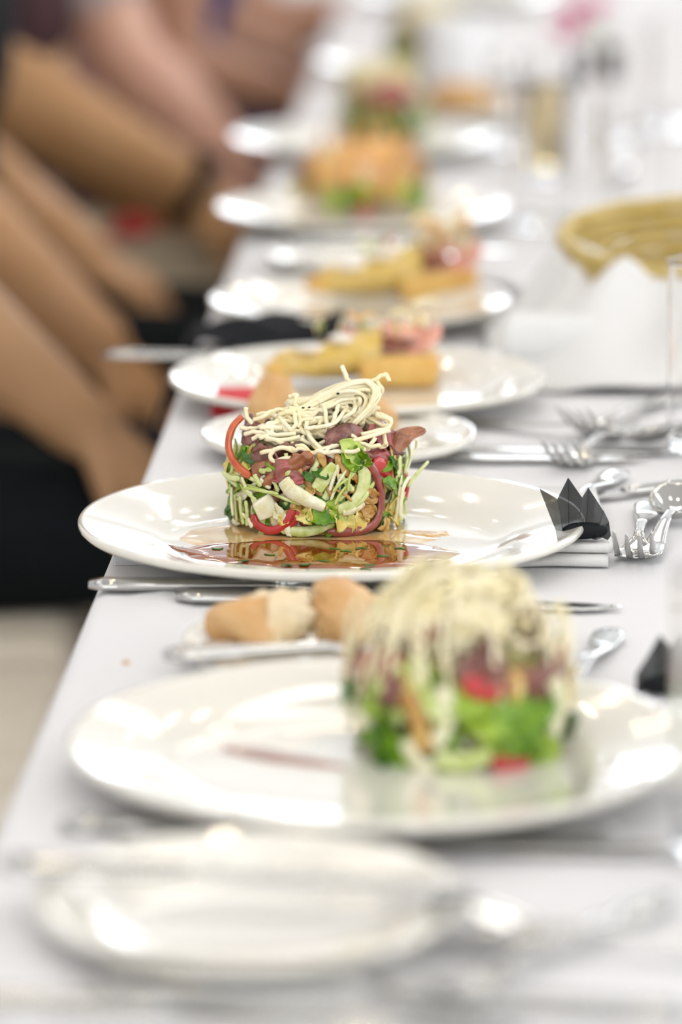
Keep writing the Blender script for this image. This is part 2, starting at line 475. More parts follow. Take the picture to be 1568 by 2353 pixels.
def fork_meshes(L=0.185, lift=0.024):
    Z = lambda x: np.interp(x / L, [0, 0.2, 0.45, 0.62, 0.72, 0.80, 0.90, 1.0], [0.004, 0.004, 0.010, 0.009, 0.0022, 0.0022, 0.010 * lift / 0.024 + 0.001, lift])
    xs = np.linspace(0, L * 0.66, 26)
    wd = np.interp(xs / L, [0, 0.03, 0.1, 0.35, 0.55, 0.66], [0.006, 0.009, 0.0088, 0.0048, 0.0030, 0.0036])
    handle = tube(np.stack([xs, 0 * xs, Z(xs)], 1), 0.0014, 10, wd, (0, 0, 1))
    n = 12; x2 = np.linspace(L * 0.65, L * 0.80, n); g = np.zeros((n, 9, 3))
    for i, x in enumerate(x2):
        hw = np.interp(i / (n - 1), [0, 0.35, 0.7, 1], [0.0034, 0.0085, 0.0118, 0.0122])
        for j in range(9):
            s = -1 + 2 * j / 8
            g[i, j] = (x, hw * s, Z(x) + 0.0016 * s * s)
    head = sheet(g, 0.0017)
    tines = []
    for q in (-1, -1 / 3, 1 / 3, 1):
        x3 = np.linspace(L * 0.795, L, 10)
        wd = np.interp(np.linspace(0, 1, 10), [0, 0.7, 1], [0.0023, 0.0016, 0.0007])
        yy = q * np.interp(np.linspace(0, 1, 10), [0, 1], [0.0100, 0.0108])
        tines.append(tube(np.stack([x3, yy, Z(x3) + 0.0016 * q * q], 1), 0.0011, 8, wd, (-0.4, 0, 1)))
    return handle, head, tines

def spoon_meshes(L=0.18, lift=0.012):
    Z = lambda x: np.interp(x / L, [0, 0.2, 0.5, 0.66, 0.74, 1.0], [0.004, 0.004, 0.011, 0.012, 0.009, 0.009 + lift])
    xs = np.linspace(0, L * 0.72, 26)
    wd = np.interp(xs / L, [0, 0.03, 0.1, 0.35, 0.6, 0.72], [0.006, 0.009, 0.0088, 0.0048, 0.0030, 0.0040])
    handle = tube(np.stack([xs, 0 * xs, Z(xs)], 1), 0.0014, 10, wd, (0, 0, 1))
    n = 22; g = np.zeros((n, 13, 3))
    for i in range(n):
        t = i / (n - 1); x = L * (0.70 + 0.30 * t)
        hw = 0.0195 * math.sqrt(max(0.02, 1 - (2 * t - 1.06) ** 2 / 1.13)) * (0.82 + 0.18 * t)
        for j in range(13):
            s = -1 + 2 * j / 12
            bowl = (1 - s * s) * (1 - (2 * t - 1) ** 2) * 0.009
            g[i, j] = (x, hw * s, Z(x) - bowl)
    return handle, sheet(g, 0.0013)

CUT = {}
def raw(name, vf):
    me = bpy.data.meshes.new(name); me.from_pydata(np.asarray(vf[0]).tolist(), [], vf[1]); me.update()
    me.materials.append(M['steel']); me.polygons.foreach_set('use_smooth', [True] * len(me.polygons))
    return me
h, b = knife_meshes(0.245); CUT['table_knife'] = [('handle', raw('handle', h)), ('blade', raw('blade', b))]
h, b = knife_meshes(0.20, False); CUT['butter_knife'] = [('handle', raw('handle', h)), ('blade', raw('blade', b))]
h, hd, tn = fork_meshes(); CUT['fork'] = [('handle', raw('handle', h)), ('head', raw('head', hd))] + [('tine', raw('tine', t)) for t in tn]
h, hd, tn = fork_meshes(lift=0.0045); CUT['flat_fork'] = [('handle', raw('handle', h)), ('head', raw('head', hd))] + [('tine', raw('tine', t)) for t in tn]
h, b = spoon_meshes(); CUT['spoon'] = [('handle', raw('handle', h)), ('bowl', raw('bowl', b))]

def cutlery(kind, a, b, label, group=None, z=TZ, lift_a=0.0, lift_b=0.0, roll=0.0, L=None, form=None):
    """kind laid with its handle end on pixel-derived table point a, aiming at b"""
    A = on_z(a[0], a[1], z) if len(a) == 2 else np.array(a)
    B = on_z(b[0], b[1], z) if len(b) == 2 else np.array(b)
    d = B - A
    ang = math.atan2(d[1], d[0])
    o = empty(kind, (A[0], A[1], z + 0.0008 + lift_a), label, 'knife' if 'knife' in kind else kind, group or 'cutlery on the table')
    Lg = L or {'table_knife': 0.245, 'butter_knife': 0.20, 'fork': 0.185, 'spoon': 0.18}[kind]
    tilt = math.atan2(lift_b - lift_a, Lg)
    o.rotation_euler = (roll, -tilt, ang)
    for nm, me in CUT[form or kind]:
        p = bpy.data.objects.new(nm, me); col.objects.link(p); p.parent = o
    return o

cutlery('table_knife', (205, 1362), (1200, 1366), 'table knife whose handle reaches over the table edge before the sharp plate')
cutlery('table_knife', (405, 1388), (1475, 1408), 'table knife with bright serrated tip, in front of the sharp plate')
cutlery('butter_knife', (376, 1528), (1240, 1492), 'butter knife lying across the side plate with torn bread', z=TZ + 0.0175)
cutlery('table_knife', (140, 1920), (1470, 1926), 'blurred table knife directly in front of the nearest dinner plate')
cutlery('table_knife', (300, 1952), (1540, 1968), 'blurred table knife just behind the empty side plate')
cutlery('butter_knife', (0, 2012), (1090, 2060), 'blurred butter knife across the empty foreground side plate', z=TZ + 0.0175)
cutlery('table_knife', (215, 2275), (1500, 2330), 'very blurred table knife at the bottom of the picture')
cutlery('table_knife', (-250, 2318), (900, 2362), 'very blurred table knife cut by the bottom left corner')
cutlery('fork', (1530, 2085), (1090, 2300), 'blurred fork with raised tines at the bottom right')
cutlery('spoon', (2010, 2235), (1100, 2190), 'blurred spoon beside the empty foreground side plate')
cutlery('fork', (1405, 1468), (1345, 1565), 'fork whose grey handle rises behind the nearest salad', form='flat_fork')
cutlery('table_knife', (620, 1064), (1568, 1064), 'blurred table knife lying behind the right rim of the sharp plate')
cutlery('table_knife', (700, 1046), (1600, 1048), 'table knife lying beside another one behind the sharp plate, farther of the two')
cutlery('fork', (1450, 985), (1235, 1135), 'fork with raised tines between the sharp plate and the clear tumbler')
cutlery('fork', (1545, 922), (1260, 1050), 'fork leading towards the foot of the sharp-edged tumbler')
cutlery('spoon', (1060, 978), (1400, 1022), 'spoon lying right of the bread side plate')
cutlery('butter_knife', (1700, 1112), (1370, 1156), 'butter knife behind the black gauze favour')
cutlery('fork', (1422, 1098), (1318, 1190), 'fork whose flat handle end shows right of the black gauze favour', form='flat_fork')
cutlery('fork', (1492, 1172), (1452, 1330), 'sharp fork with four upright tines beside the folded napkin')
sp_ = cutlery('spoon', (1486, 1300), (1572, 1180), 'sharp spoon with its bowl at the right edge of the picture', lift_a=0.002)
sp_.scale = (0.78, 0.95, 0.95)
cutlery('table_knife', (240, 828), (900, 838), 'table knife sticking out over the table edge left of the tart plate')
cutlery('spoon', (1310, 640), (1180, 690), 'blurred spoon glinting right of the second tart plate')
cutlery('fork', (1440, 392), (1380, 470), 'blurred fork by the glasses at the upper right')
cutlery('butter_knife', (660, 570), (1110, 585), 'blurred butter knife across the side plate behind the second tart', z=TZ + 0.0175)

# ------------------------------------------------------------------ salads
def wob(seed, n=3, f=3.0):
    q = np.random.RandomState(seed)
    a = q.normal(size=(n, 3)); ph = q.uniform(0, 6.28, (n, 3)); fr = q.uniform(0.5, 1.3, n) * f
    return lambda t: np.array([sum(a[i, k] * math.sin(fr[i] * t * 6.28 + ph[i, k]) for i in range(n)) for k in range(3)]) / n

class Salad:
    def __init__(s, name, c, R, H, label, group=None):
        s.c = np.array(c, float); s.R = R; s.H = H
        s.root = empty(name, tuple(c), label, 'salad', group or 'salads')
    def cyl(s, a, z, proud=0.0):
        """a: angle from the camera-facing side, positive to the right"""
        r = s.R * (1 - 0.18 * max(0, z / s.H - 0.75)) + proud
        return s.c + np.array([r * math.sin(a), -r * math.cos(a), z])
    def nrm(s, P):
        d = np.asarray(P) - s.c
        d[..., 2] = 0
        return d / (np.linalg.norm(d, axis=-1)[..., None] + 1e-9)
    def pix(s, px, py, proud=0.0):
        """point of the salad's round side seen at a pixel"""
        r = ray(px, py); o = np.array([0, 0, CAM_Z])
        dx, dy = r[0], r[1]; ex, ey = -s.c[0], -s.c[1]
        Rr = s.R + proud
        A = dx * dx + dy * dy; Bq = 2 * (dx * ex + dy * ey); Cc = ex * ex + ey * ey - Rr * Rr
        D = Bq * Bq - 4 * A * Cc
        t = (-Bq - math.sqrt(D)) / (2 * A) if D > 0 else -Bq / (2 * A)
        return o + r * t
    def strip(s, name, pts, wd, th, mat, n=26, taper=True, sides=8, jag=0.0, seed=0, parent=None):
        P = crom(pts, n)
        Wd = np.full(n, wd)
        if taper:
            e = np.minimum(np.linspace(0, 1, n), np.linspace(1, 0, n)) * n
            Wd *= np.clip(0.45 + e * 0.3, 0, 1)
        if jag:
            q = np.random.RandomState(seed); Wd *= 1 + jag * q.uniform(-1, 1, n)
        return mk(name, tube(P, th, sides, Wd, s.nrm(P)), mat, parent or s.root)
    def leaf(s, name, P0, size, mat, seed=0, asp=0.6, up=None, curl=0.4, th=0.0005):
        q = np.random.RandomState(seed)
        nr = s.nrm(np.array(P0)); nr = unit(nr + q.normal(size=3) * 0.35 + np.array([0, 0, 0.25]))
        d = q.normal(size=3) if up is None else np.asarray(up, float)
        d = unit(d - nr * np.dot(d, nr)); b = np.cross(d, nr)
        nu, nw = 13, 7; g = np.zeros((nu, nw, 3)); f = wob(seed + 5)
        for i in range(nu):
            t = i / (nu - 1); hw = asp * 0.5 * (math.sin(math.pi * min(1, t * 0.93 + 0.05)) ** 0.7) * (1 + 0.12 * math.sin(t * 26 + seed))
            for j in range(nw):
                u = -1 + 2 * j / (nw - 1)
                g[i, j] = np.array(P0) + size * (d * (t - 0.5) + b * hw * u + nr * (curl * (0.5 * u * u * 0.4 - (t - 0.5) ** 2) + 0.05 * f(t)[0] + 0.04 * math.sin(t * 15 + u * 4 + seed)))
        return mk(name, sheet(g, th), mat, s.root)
    def slice(s, name, pts, wd, mat, seed=0, th=0.0013, fold=0.0026, hint=None, tilt=0.5, taper=0.8):
        n, m = 30, 12; P = crom(pts, n); N = s.nrm(P) if hint is None else np.repeat(np.asarray(hint, float)[None], n, 0)
        T = np.gradient(P, axis=0); T /= np.linalg.norm(T, axis=1)[:, None] + 1e-12
        g = np.zeros((n, m, 3)); f1, f2 = wob(seed, 4, 2.2), wob(seed + 9, 4, 3.0)
        for i in range(n):
            t = i / (n - 1); B = unit(np.cross(T[i], N[i]))
            ww = wd * 1.12 * (1 - taper * abs(2 * t - 1) ** 4) * (1 + 0.22 * f2(t * 0.7)[1])
            for j in range(m):
                u = -1 + 2 * j / (m - 1)
                g[i, j] = P[i] + B * ww * u + N[i] * (fold * (0.8 * math.sin(u * 1.9 + f1(t * 0.6)[0] * 2.2 + seed) + 0.9 * f1(t * 0.5 + u * 0.12)[2] + 0.25 * math.sin(u * 7 + t * 9 + seed)) - tilt * 0.003 * u * u)
        return mk(name, sheet(g, th), mat, s.root)
    def noodle(s, pts, r, mat, parent, n=34, wobble=0.0012, seed=0):
        P = crom(pts, n); f = wob(seed, 4, 4.0)
        P = P + np.array([f(t) for t in np.linspace(0, 1, n)]) * wobble
        return mk('noodle', tube(P, r, 7), mat, parent)
    def core(s, seed=0):
        V, Fc = [], []; n, m = 40, 14
        f = np.random.RandomState(seed)
        ph = f.uniform(0, 6.28, 8)
        prof = [(0.0001, 0.0)] + [(0.97, z) for z in np.linspace(0.0, 0.80, m - 4)] + [(0.85, 0.92), (0.5, 1.0), (0.0001, 1.02)]
        for i in range(n):
            a = 6.2832 * i / n
            for r, z in prof:
                k = 1 - 0.10 - 0.05 * math.sin(a * 7 + z * 9 + ph[0]) - 0.04 * math.sin(a * 13 - z * 15 + ph[1])
                V.append(s.c + np.array([s.R * r * k * math.cos(a), s.R * r * k * math.sin(a), s.H * z * (0.93 + 0.05 * math.sin(a * 3 + ph[2]))]))
        m = len(prof)
        for i in range(n):
            for k in range(m - 1):
                Fc.append((i * m + k, ((i + 1) % n) * m + k, ((i + 1) % n) * m + k + 1, i * m + k + 1))
        return mk('cabbage_mound', (np.array(V), Fc), M['core'], s.root)
    def fill(s, n_shred, n_leaf, n_beef, seed, a_rng=(-3.14, 3.14), proud=0.001, big=1.0):
        q = random.Random(seed)
        for i in range(n_shred):
            a = q.uniform(*a_rng); z = q.uniform(0.06, 0.80) * s.H
            da = q.uniform(0.15, 0.5) * q.choice((-1, 1)); dz = q.uniform(-0.5, 0.5) * s.H
            if q.random() < 0.5: da *= 0.3; dz = q.choice((-1, 1)) * q.uniform(0.25, 0.5) * s.H
            pr = proud + q.uniform(-0.003, 0.0035)
            pts = []
            for t in (-0.5, -0.17, 0.17, 0.5):
                zz = min(max(z + dz * t + q.uniform(-.002, .002), 0.003), s.H * 0.95)
                pts.append(s.cyl(a + da * t + q.uniform(-.04, .04), zz, pr + q.uniform(-0.0012, 0.002)))
            mt = q.choice(('cab_pale', 'cab_pale', 'cab_white', 'cab_white', 'cab_yellow', 'cab_pale', 'cab_tan', 'herb'))
            s.strip('cabbage_shred', pts, q.uniform(0.0012, 0.0036) * big, q.uniform(0.0004, 0.0008), M[mt], n=16, jag=0.35, seed=i)
        for i in range(n_leaf):
            a = q.uniform(*a_rng)
            s.leaf('herb_leaf', s.cyl(a, q.uniform(0.08, 0.85) * s.H, proud + 0.001), q.uniform(0.010, 0.020) * big, M[q.choice(('herb', 'herb', 'herb_dark', 'leafl'))], seed + i, asp=q.uniform(0.5, 0.8))
        for i in range(n_beef):
            a = q.uniform(*a_rng); r = s.R * q.uniform(0.45, 0.98)
            z = s.H * q.uniform(0.82, 1.08)
            c0 = s.c + np.array([r * math.sin(a), -r * math.cos(a), z])
            d = np.array([math.cos(a), math.sin(a), q.uniform(-0.2, 0.2)]) * q.uniform(0.010, 0.017) * big
            up = np.array([0, 0, q.uniform(0.001, 0.005)])
            s.slice('beef_slice', [c0 - d, c0 + up, c0 + d], q.uniform(0.006, 0.010) * big, M[q.choice(('beef', 'beef', 'beef_pink', 'beef_tan'))], seed + 40 + i, hint=unit(np.array([math.sin(a), -math.cos(a), 0.9])))

# ---- the sharp salad
C2 = np.array([-0.0150, 2.296, TZ + 0.0055])
S2 = Salad('noodle_beef_salad', C2, 0.0500, 0.055, 'sharp beef salad stack topped with pale fried noodles', 'salads')
S2.core(1)
S2.fill(70, 12, 0, 11, (1.1, 5.2))
S2.fill(80, 6, 0, 12, (-1.4, 1.4), 0.0004, 0.85)
S2.fill(0, 0, 10, 13)
X = S2.pix
def pp(lst, proud): return [X(a, b, proud) for a, b in lst]
PXM = 0.000256
# pepper strips
P = [at_y(557, 957, 2.276), at_y(536, 980, 2.272), at_y(525, 1016, 2.27), at_y(532, 1051, 2.268), at_y(550, 1076, 2.264), at_y(577, 1096, 2.258)]
S2.strip('pepper_strip', P, 0.0027, 0.0020, M['orange_pepper'], n=40, sides=12)
S2.strip('pepper_strip', pp([(838, 1058), (860, 1083), (875, 1122), (876, 1164), (865, 1199), (838, 1216), (797, 1223), (752, 1221)], 0.0035), 0.0029, 0.0016, M['maroon_pepper'], n=44, sides=12)
S2.strip('pepper_strip', pp([(857, 1062), (888, 1080), (912, 1116), (916, 1150)], 0.0015), 0.0050, 0.0014, M['red_pepper'], n=26, sides=12)
S2.strip('pepper_strip', [at_y(926, 1078, 2.285), at_y(937, 1108, 2.285), at_y(930, 1148, 2.285)], 0.0024, 0.0016, M['red_pepper'])
S2.strip('pepper_strip', pp([(582, 1182), (592, 1206), (625, 1219), (658, 1203), (676, 1166)], 0.0040), 0.0027, 0.0015, M['red_pepper'], n=34, sides=12)
S2.strip('pepper_strip', pp([(684, 1168), (680, 1190), (664, 1212)], 0.003), 0.0024, 0.0014, M['red_pepper'], sides=12)
S2.strip('pepper_strip', pp([(770, 1072), (788, 1090), (802, 1112)], 0.000), 0.0026, 0.0014, M['red_pepper'], sides=12)
S2.strip('pepper_strip', pp([(690, 1196), (705, 1202), (725, 1206)], -0.001), 0.0030, 0.0014, M['maroon_pepper'], sides=12)
# cabbage ribs
def rib(pts, wd, th, mat, n=40, ridges=9):
    P = crom(pts, n); t = np.linspace(0, 1, n)
    Wd = wd * (1 + 0.025 * np.sin(t * ridges * 6.28)) * (0.86 + 0.22 * np.sin(t * 3.6 + 0.3)); Tt = th * (1 + 0.07 * np.sin(t * ridges * 6.28 + 1))
    Wd[0] *= 0.8; Wd[-1] *= 0.8
    return mk('cabbage_rib', tube(P, Tt, 12, Wd, S2.nrm(P)), mat, S2.root)
rib(pp([(651, 1103), (672, 1128), (705, 1148), (746, 1166)], 0.006), 0.0046, 0.0024, M['cab_white'])
rib(pp([(648, 1216), (690, 1222), (730, 1217), (768, 1201)], 0.003), 0.0030, 0.0020, M['cab_pale'], ridges=11)
rib(pp([(826, 1062), (838, 1090), (832, 1130), (810, 1158), (775, 1173)], 0.0035), 0.0042, 0.0010, M['cab_pale'], ridges=5)
rib(pp([(727, 1126), (745, 1100), (769, 1066)], 0.004), 0.0040, 0.0009, M['cab_pale'], ridges=3)
rib(pp([(787, 1176), (812, 1172), (836, 1156)], 0.003), 0.0026, 0.0014, M['cab_white'], ridges=4)
cube_c = X(611, 1166, 0.004)
bv, bf = box(-0.0068, 0.0066, -0.0028, 0.0028, -0.0066, 0.0062)
ca_, sa_ = math.cos(0.45), math.sin(0.45)
bv = np.array([(x * ca_ - z * sa_ + 0.0012 * math.sin(i * 2.3), y + 0.001 * math.sin(i * 5.1), x * sa_ + z * ca_ + 0.0012 * math.cos(i * 3.7)) for i, (x, y, z) in enumerate(bv)]) + cube_c
bevel(mk('cabbage_rib', (bv, bf), M['cab_white'], S2.root), 0.0012, 3)
for i, (a, b) in enumerate([((529, 1104), (690, 1160)), ((560, 1120), (640, 1135)), ((538, 1088), (600, 1112)), ((585, 1090), (600, 1118)), ((620, 1095), (640, 1130)),
                            ((540, 1130), (545, 1200)), ((552, 1140), (560, 1205)), ((565, 1150), (568, 1208)), ((575, 1128), (590, 1175)), ((533, 1120), (536, 1185)), ((548, 1112), (590, 1150)),
                            ((556, 1096), (575, 1135)), ((598, 1100), (622, 1122)), ((528, 1098), (560, 1105)), ((520, 1096), (548, 1118)), ((556, 1180), (580, 1212)),
                            ((796, 1080), (760, 1150)), ((775, 1078), (758, 1128)), ((780, 1090), (812, 1128)), ((918, 1190), (930, 1130)), ((905, 1210), (915, 1140))]):
    m_ = ((a[0] + b[0]) / 2 + rng.uniform(-4, 4), (a[1] + b[1]) / 2 + rng.uniform(-5, 3))
    S2.strip('cabbage_shred', pp([a, m_, b], 0.0035 + rng.uniform(0, 0.003)), rng.uniform(0.0009, 0.0019), 0.0009, M[rng.choice(('cab_pale', 'cab_white', 'cab_pale'))], jag=0.2, seed=i)
# free shreds at the right and left
for pts, m_ in (([at_y(932, 1000, 2.30), at_y(945, 1040, 2.295), at_y(938, 1075, 2.29), at_y(925, 1110, 2.28)], 'cab_white'),
                ([at_y(985, 1060, 2.29), at_y(958, 1090, 2.285), at_y(938, 1118, 2.28)], 'cab_pale'),
                ([at_y(940, 1095, 2.27), at_y(925, 1130, 2.265), at_y(920, 1190, 2.262)], 'cab_white'),
                ([at_y(958, 1010, 2.30), at_y(955, 1032, 2.30), at_y(942, 1050, 2.295)], 'cab_white'),
                ([at_y(512, 1086, 2.28), at_y(530, 1098, 2.27), at_y(552, 1100, 2.262)], 'cab_pale'),
                ([at_y(515, 1068, 2.29), at_y(532, 1066, 2.285)], 'cab_yellow')):
    S2.strip('cabbage_shred', pts, 0.0017, 0.0008, M[m_], jag=0.15)
# yellow frilly cabbage
for i, (px, py, sz, m_) in enumerate([(700, 1178, .016, 'cab_yellow'), (690, 1165, .012, 'cab_tan'), (780, 1192, .016, 'cab_yellow'), (800, 1198, .014, 'cab_yellow'), (836, 1165, .018, 'cab_tan'),
                                      (850, 1140, .014, 'cab_tan'), (828, 1190, .016, 'cab_yellow'), (905, 1160, .016, 'cab_yellow'), (900, 1185, .014, 'cab_yellow'), (884, 1205, .013, 'cab_tan'),
                                      (760, 1160, .012, 'cab_yellow'), (715, 1128, .010, 'cab_tan'), (655, 1190, .010, 'cab_yellow'), (640, 1180, .010, 'cab_white'), (845, 1180, .013, 'cab_tan'), (562, 1076, .010, 'cab_yellow')]):
    S2.leaf('cabbage_leaf', X(px, py, 0.002 + rng.uniform(0, .002)), sz, M[m_], 100 + i, asp=0.7, curl=0.7, th=0.0007)
# herbs
for i, (px, py, sz, m_, pr) in enumerate([(545, 1123, .012, 'herb', .006), (742, 1186, .020, 'herb', .006), (757, 1172, .014, 'leafg', .005), (735, 1087, .012, 'herb_dark', .003), (745, 1140, .014, 'herb_dark', .002),
                                          (812, 1040, .020, 'leafl', .006), (806, 1056, .016, 'herb', .007), (834, 1050, .016, 'herb', .008), (822, 1062, .012, 'herb_dark', .006), (900, 1112, .014, 'herb', .006),
                                          (922, 1105, .012, 'herb', .004), (905, 1070, .014, 'herb_dark', .003), (884, 1198, .012, 'herb_dark', .003), (880, 1165, .012, 'herb', .002), (570, 1034, .008, 'leafl', .0),
                                          (770, 1120, .012, 'herb_dark', .001), (920, 1140, .010, 'herb', .002), (708, 1095, .008, 'herb_dark', .004), (890, 1072, .010, 'herb', .003), (660, 1158, .009, 'herb_dark', .0), (530, 1184, .008, 'herb_dark', .003)]):
    S2.leaf('herb_leaf', X(px, py, pr), sz, M[m_], 200 + i, asp=0.62, curl=0.5)
for a, b in (((812, 1075), (800, 1130)), ((800, 1100), (765, 1130)), ((795, 1118), (770, 1160))):
    S2.strip('herb_stem', pp([a, ((a[0] + b[0]) / 2 - 3, (a[1] + b[1]) / 2), b], 0.007), 0.0008, 0.0007, M['leafl'])
# beef
for i, (pts, wd, m_, pr) in enumerate([
        ([(575, 1040), (600, 1058), (640, 1060)], .0085, 'beef', .002), ([(585, 1062), (612, 1082), (636, 1098)], .0080, 'beef_tan', .002),
        ([(628, 1098), (660, 1082), (700, 1102)], .0062, 'beef_pink', .004), ([(566, 1018), (580, 1008), (600, 1015)], .0085, 'beef', -.004),
        ([(655, 1068), (695, 1062), (722, 1050)], .0050, 'beef_tan', .003), ([(625, 1045), (665, 1050), (700, 1040)], .0070, 'beef', -.002),
        ([(700, 1110), (720, 1090), (745, 1082)], .0075, 'beef', .0), ([(735, 1062), (765, 1065), (790, 1060)], .0070, 'beef_pink', .0),
        ([(770, 1140), (785, 1120), (802, 1118)], .0085, 'beef', -.001), ([(835, 1095), (845, 1120), (850, 1140)], .0060, 'beef', .000),
        ([(640, 1120), (620, 1135), (600, 1120)], .0060, 'beef', -.002), ([(815, 1075), (835, 1060), (850, 1050)], .0060, 'beef_pink', .000)]):
    S2.slice('beef_slice', pp(pts, pr), wd, M[m_], 300 + i, fold=0.0028)
S2.slice('beef_slice', [at_y(822, 1030, 2.268), at_y(850, 1020, 2.27), at_y(885, 1025, 2.278), at_y(905, 1040, 2.285)], 0.0085, M['beef_pink'], 331, hint=(0.1, -1, 0.5), fold=0.003)
S2.slice('beef_slice', [at_y(830, 1050, 2.262), at_y(865, 1050, 2.262), at_y(895, 1058, 2.268)], 0.0058, M['beef_pink'], 332, hint=(0.1, -1, 0.3), fold=0.002)
S2.slice('beef_slice', [at_y(888, 1062, 2.274), at_y(908, 1030, 2.278), at_y(935, 1000, 2.282), at_y(978, 986, 2.288)], 0.0042, M['beef_tan'], 333, hint=(0.3, -1, 0.5), fold=0.0012)
S2.slice('beef_slice', [at_y(805, 985, 2.29), at_y(835, 990, 2.285), at_y(870, 1003, 2.285)], 0.005, M['beef_pink'], 334, hint=(0.1, -1, 0.5), fold=0.002)
# noodles
nest = mk('noodle_nest', blob(C2 + np.array([0.006, 0.004, 0.0640]), 0.018, (1.45, 1.0, 0.60), 0.2, 4, 8, 20, 12), M['noodle'], S2.root)
NR = 0.00128
def nd(lst, seed, r=NR, wobble=0.0008, mat='noodle'):
    S2.noodle([at_y(a, b, y) for a, b, y in lst], r, M[mat], nest, seed=seed, wobble=wobble)
YC = 2.29
sd = 400
for i in range(56):          # swept hairpin bundle rising to the right, filled with smaller loops
    o_ = rng.uniform(-1, 1); dv = rng.uniform(-0.022, 0.018); k_ = rng.uniform(0.15, 1.0) ** 0.6; sd += 1
    path = [(596, 1000), (655, 962), (722, 918), (795, 886), (850, 878), (872, 896), (856, 938), (812, 980)]
    cx_, cy_ = 775 - 40 * (1 - k_), 965
    pts = []
    for j, (a_, b_) in enumerate(path):
        pts.append((cx_ + (a_ - cx_) * k_ + rng.uniform(-7, 7), cy_ + (b_ - cy_) * k_ + 5 * o_ + rng.uniform(-5, 5), YC + dv * (0.9 - 0.04 * j) - 0.002 * j * rng.uniform(0.3, 1.2)))
    j0 = rng.randint(0, 2)
    nd(pts[j0:], sd, wobble=0.0007)
for i in range(70):          # loose layer over the beef
    sd += 1
    x0 = rng.uniform(575, 815); y0 = rng.uniform(955, 1034); ln = rng.uniform(60, 140); dv = rng.uniform(-0.036, 0.030)
    an = rng.uniform(-0.6, 0.6); pts = []
    cur = rng.uniform(-1, 1)
    for t in np.linspace(0, 1, 5):
        xx = x0 + ln * t; lim = 1 - abs((xx - 725) / 175) ** 2
        yy = y0 + ln * t * math.sin(an) + 26 * cur * math.sin(t * 3.1) + rng.uniform(-8, 8)
        pts.append((min(xx, 886), min(max(yy, 940), 1040 - 16 * (1 - lim)), YC + dv + rng.uniform(-.006, .006) - 0.010 * (yy - 980) / 60))
    nd(pts, sd)
for i in range(30):          # short curls filling the middle
    sd += 1
    x0, y0 = rng.uniform(650, 830), rng.uniform(945, 1020); pts = []
    a0 = rng.uniform(0, 6.28); rr = rng.uniform(14, 34)
    for t in np.linspace(0, 1, 6):
        pts.append((x0 + rr * 1.5 * math.cos(a0 + t * 3.6) + rng.uniform(-5, 5), y0 + rr * 0.6 * math.sin(a0 + t * 3.6) + rng.uniform(-4, 4), YC - 0.022 - 0.014 * (y0 - 960) / 60 + 0.010 * t))
    nd(pts, sd)
for pts in ([(566, 937, 2.275), (567, 956, 2.275), (580, 972, 2.272), (606, 986, 2.27), (640, 992, 2.266)],
            [(786, 842, 2.292), (792, 855, 2.291), (799, 872, 2.29), (815, 890, 2.29)],
            [(812, 886, 2.284), (850, 878, 2.282), (876, 864, 2.282), (888, 862, 2.282), (894, 876, 2.281)],
            [(553, 982, 2.272), (575, 985, 2.27), (610, 978, 2.266), (650, 984, 2.262)],
            [(562, 998, 2.268), (590, 992, 2.264), (625, 1000, 2.262), (680, 996, 2.258)],
            [(581, 1008, 2.262), (600, 1002, 2.26), (640, 1012, 2.256), (690, 1004, 2.255)],
            [(600, 1040, 2.254), (625, 1036, 2.25), (652, 1028, 2.249), (690, 1048, 2.248), (660, 1052, 2.248), (632, 1060, 2.249), (622, 1046, 2.25), (634, 1030, 2.25)],
            [(706, 968, 2.262), (706, 990, 2.258), (722, 1016, 2.252), (748, 1038, 2.248), (770, 1052, 2.247)],
            [(745, 930, 2.268), (750, 960, 2.264), (756, 1000, 2.256), (758, 1040, 2.25), (764, 1058, 2.249)],
            [(778, 930, 2.268), (770, 958, 2.262), (762, 985, 2.257), (756, 1010, 2.253)],
            [(724, 1052, 2.247), (735, 1036, 2.247), (770, 1024, 2.248), (810, 1014, 2.25), (850, 1002, 2.256), (895, 990, 2.266)],
            [(866, 950, 2.272), (872, 958, 2.27), (893, 962, 2.268), (898, 975, 2.268), (888, 985, 2.266), (868, 990, 2.262), (830, 998, 2.258)],
            [(864, 950, 2.275), (882, 955, 2.274), (900, 964, 2.272)],
            [(664, 912, 2.28), (682, 908, 2.278), (678, 925, 2.276), (690, 940, 2.274), (720, 950, 2.27)],
            [(662, 918, 2.284), (672, 930, 2.282), (700, 925, 2.28), (740, 905, 2.278)],
            [(640, 952, 2.27), (672, 948, 2.268), (680, 975, 2.263), (662, 990, 2.262), (648, 975, 2.264)],
            [(690, 935, 2.272), (688, 962, 2.268), (694, 990, 2.262), (716, 1000, 2.258)]):
    sd += 1
    nd(pts, sd, r=NR * 1.08, wobble=0.0004)
for px, py in ((697, 937), (711, 936), (777, 904), (783, 1006), (776, 905), (733, 1016)):
    p = at_y(px, py, 2.262)
    mk('pepper_speck', blob(p, 0.0008, (1.2, 0.8, 0.7), 0.2, 3, int(px), 8, 6), M['pepper_spot'], S2.root)

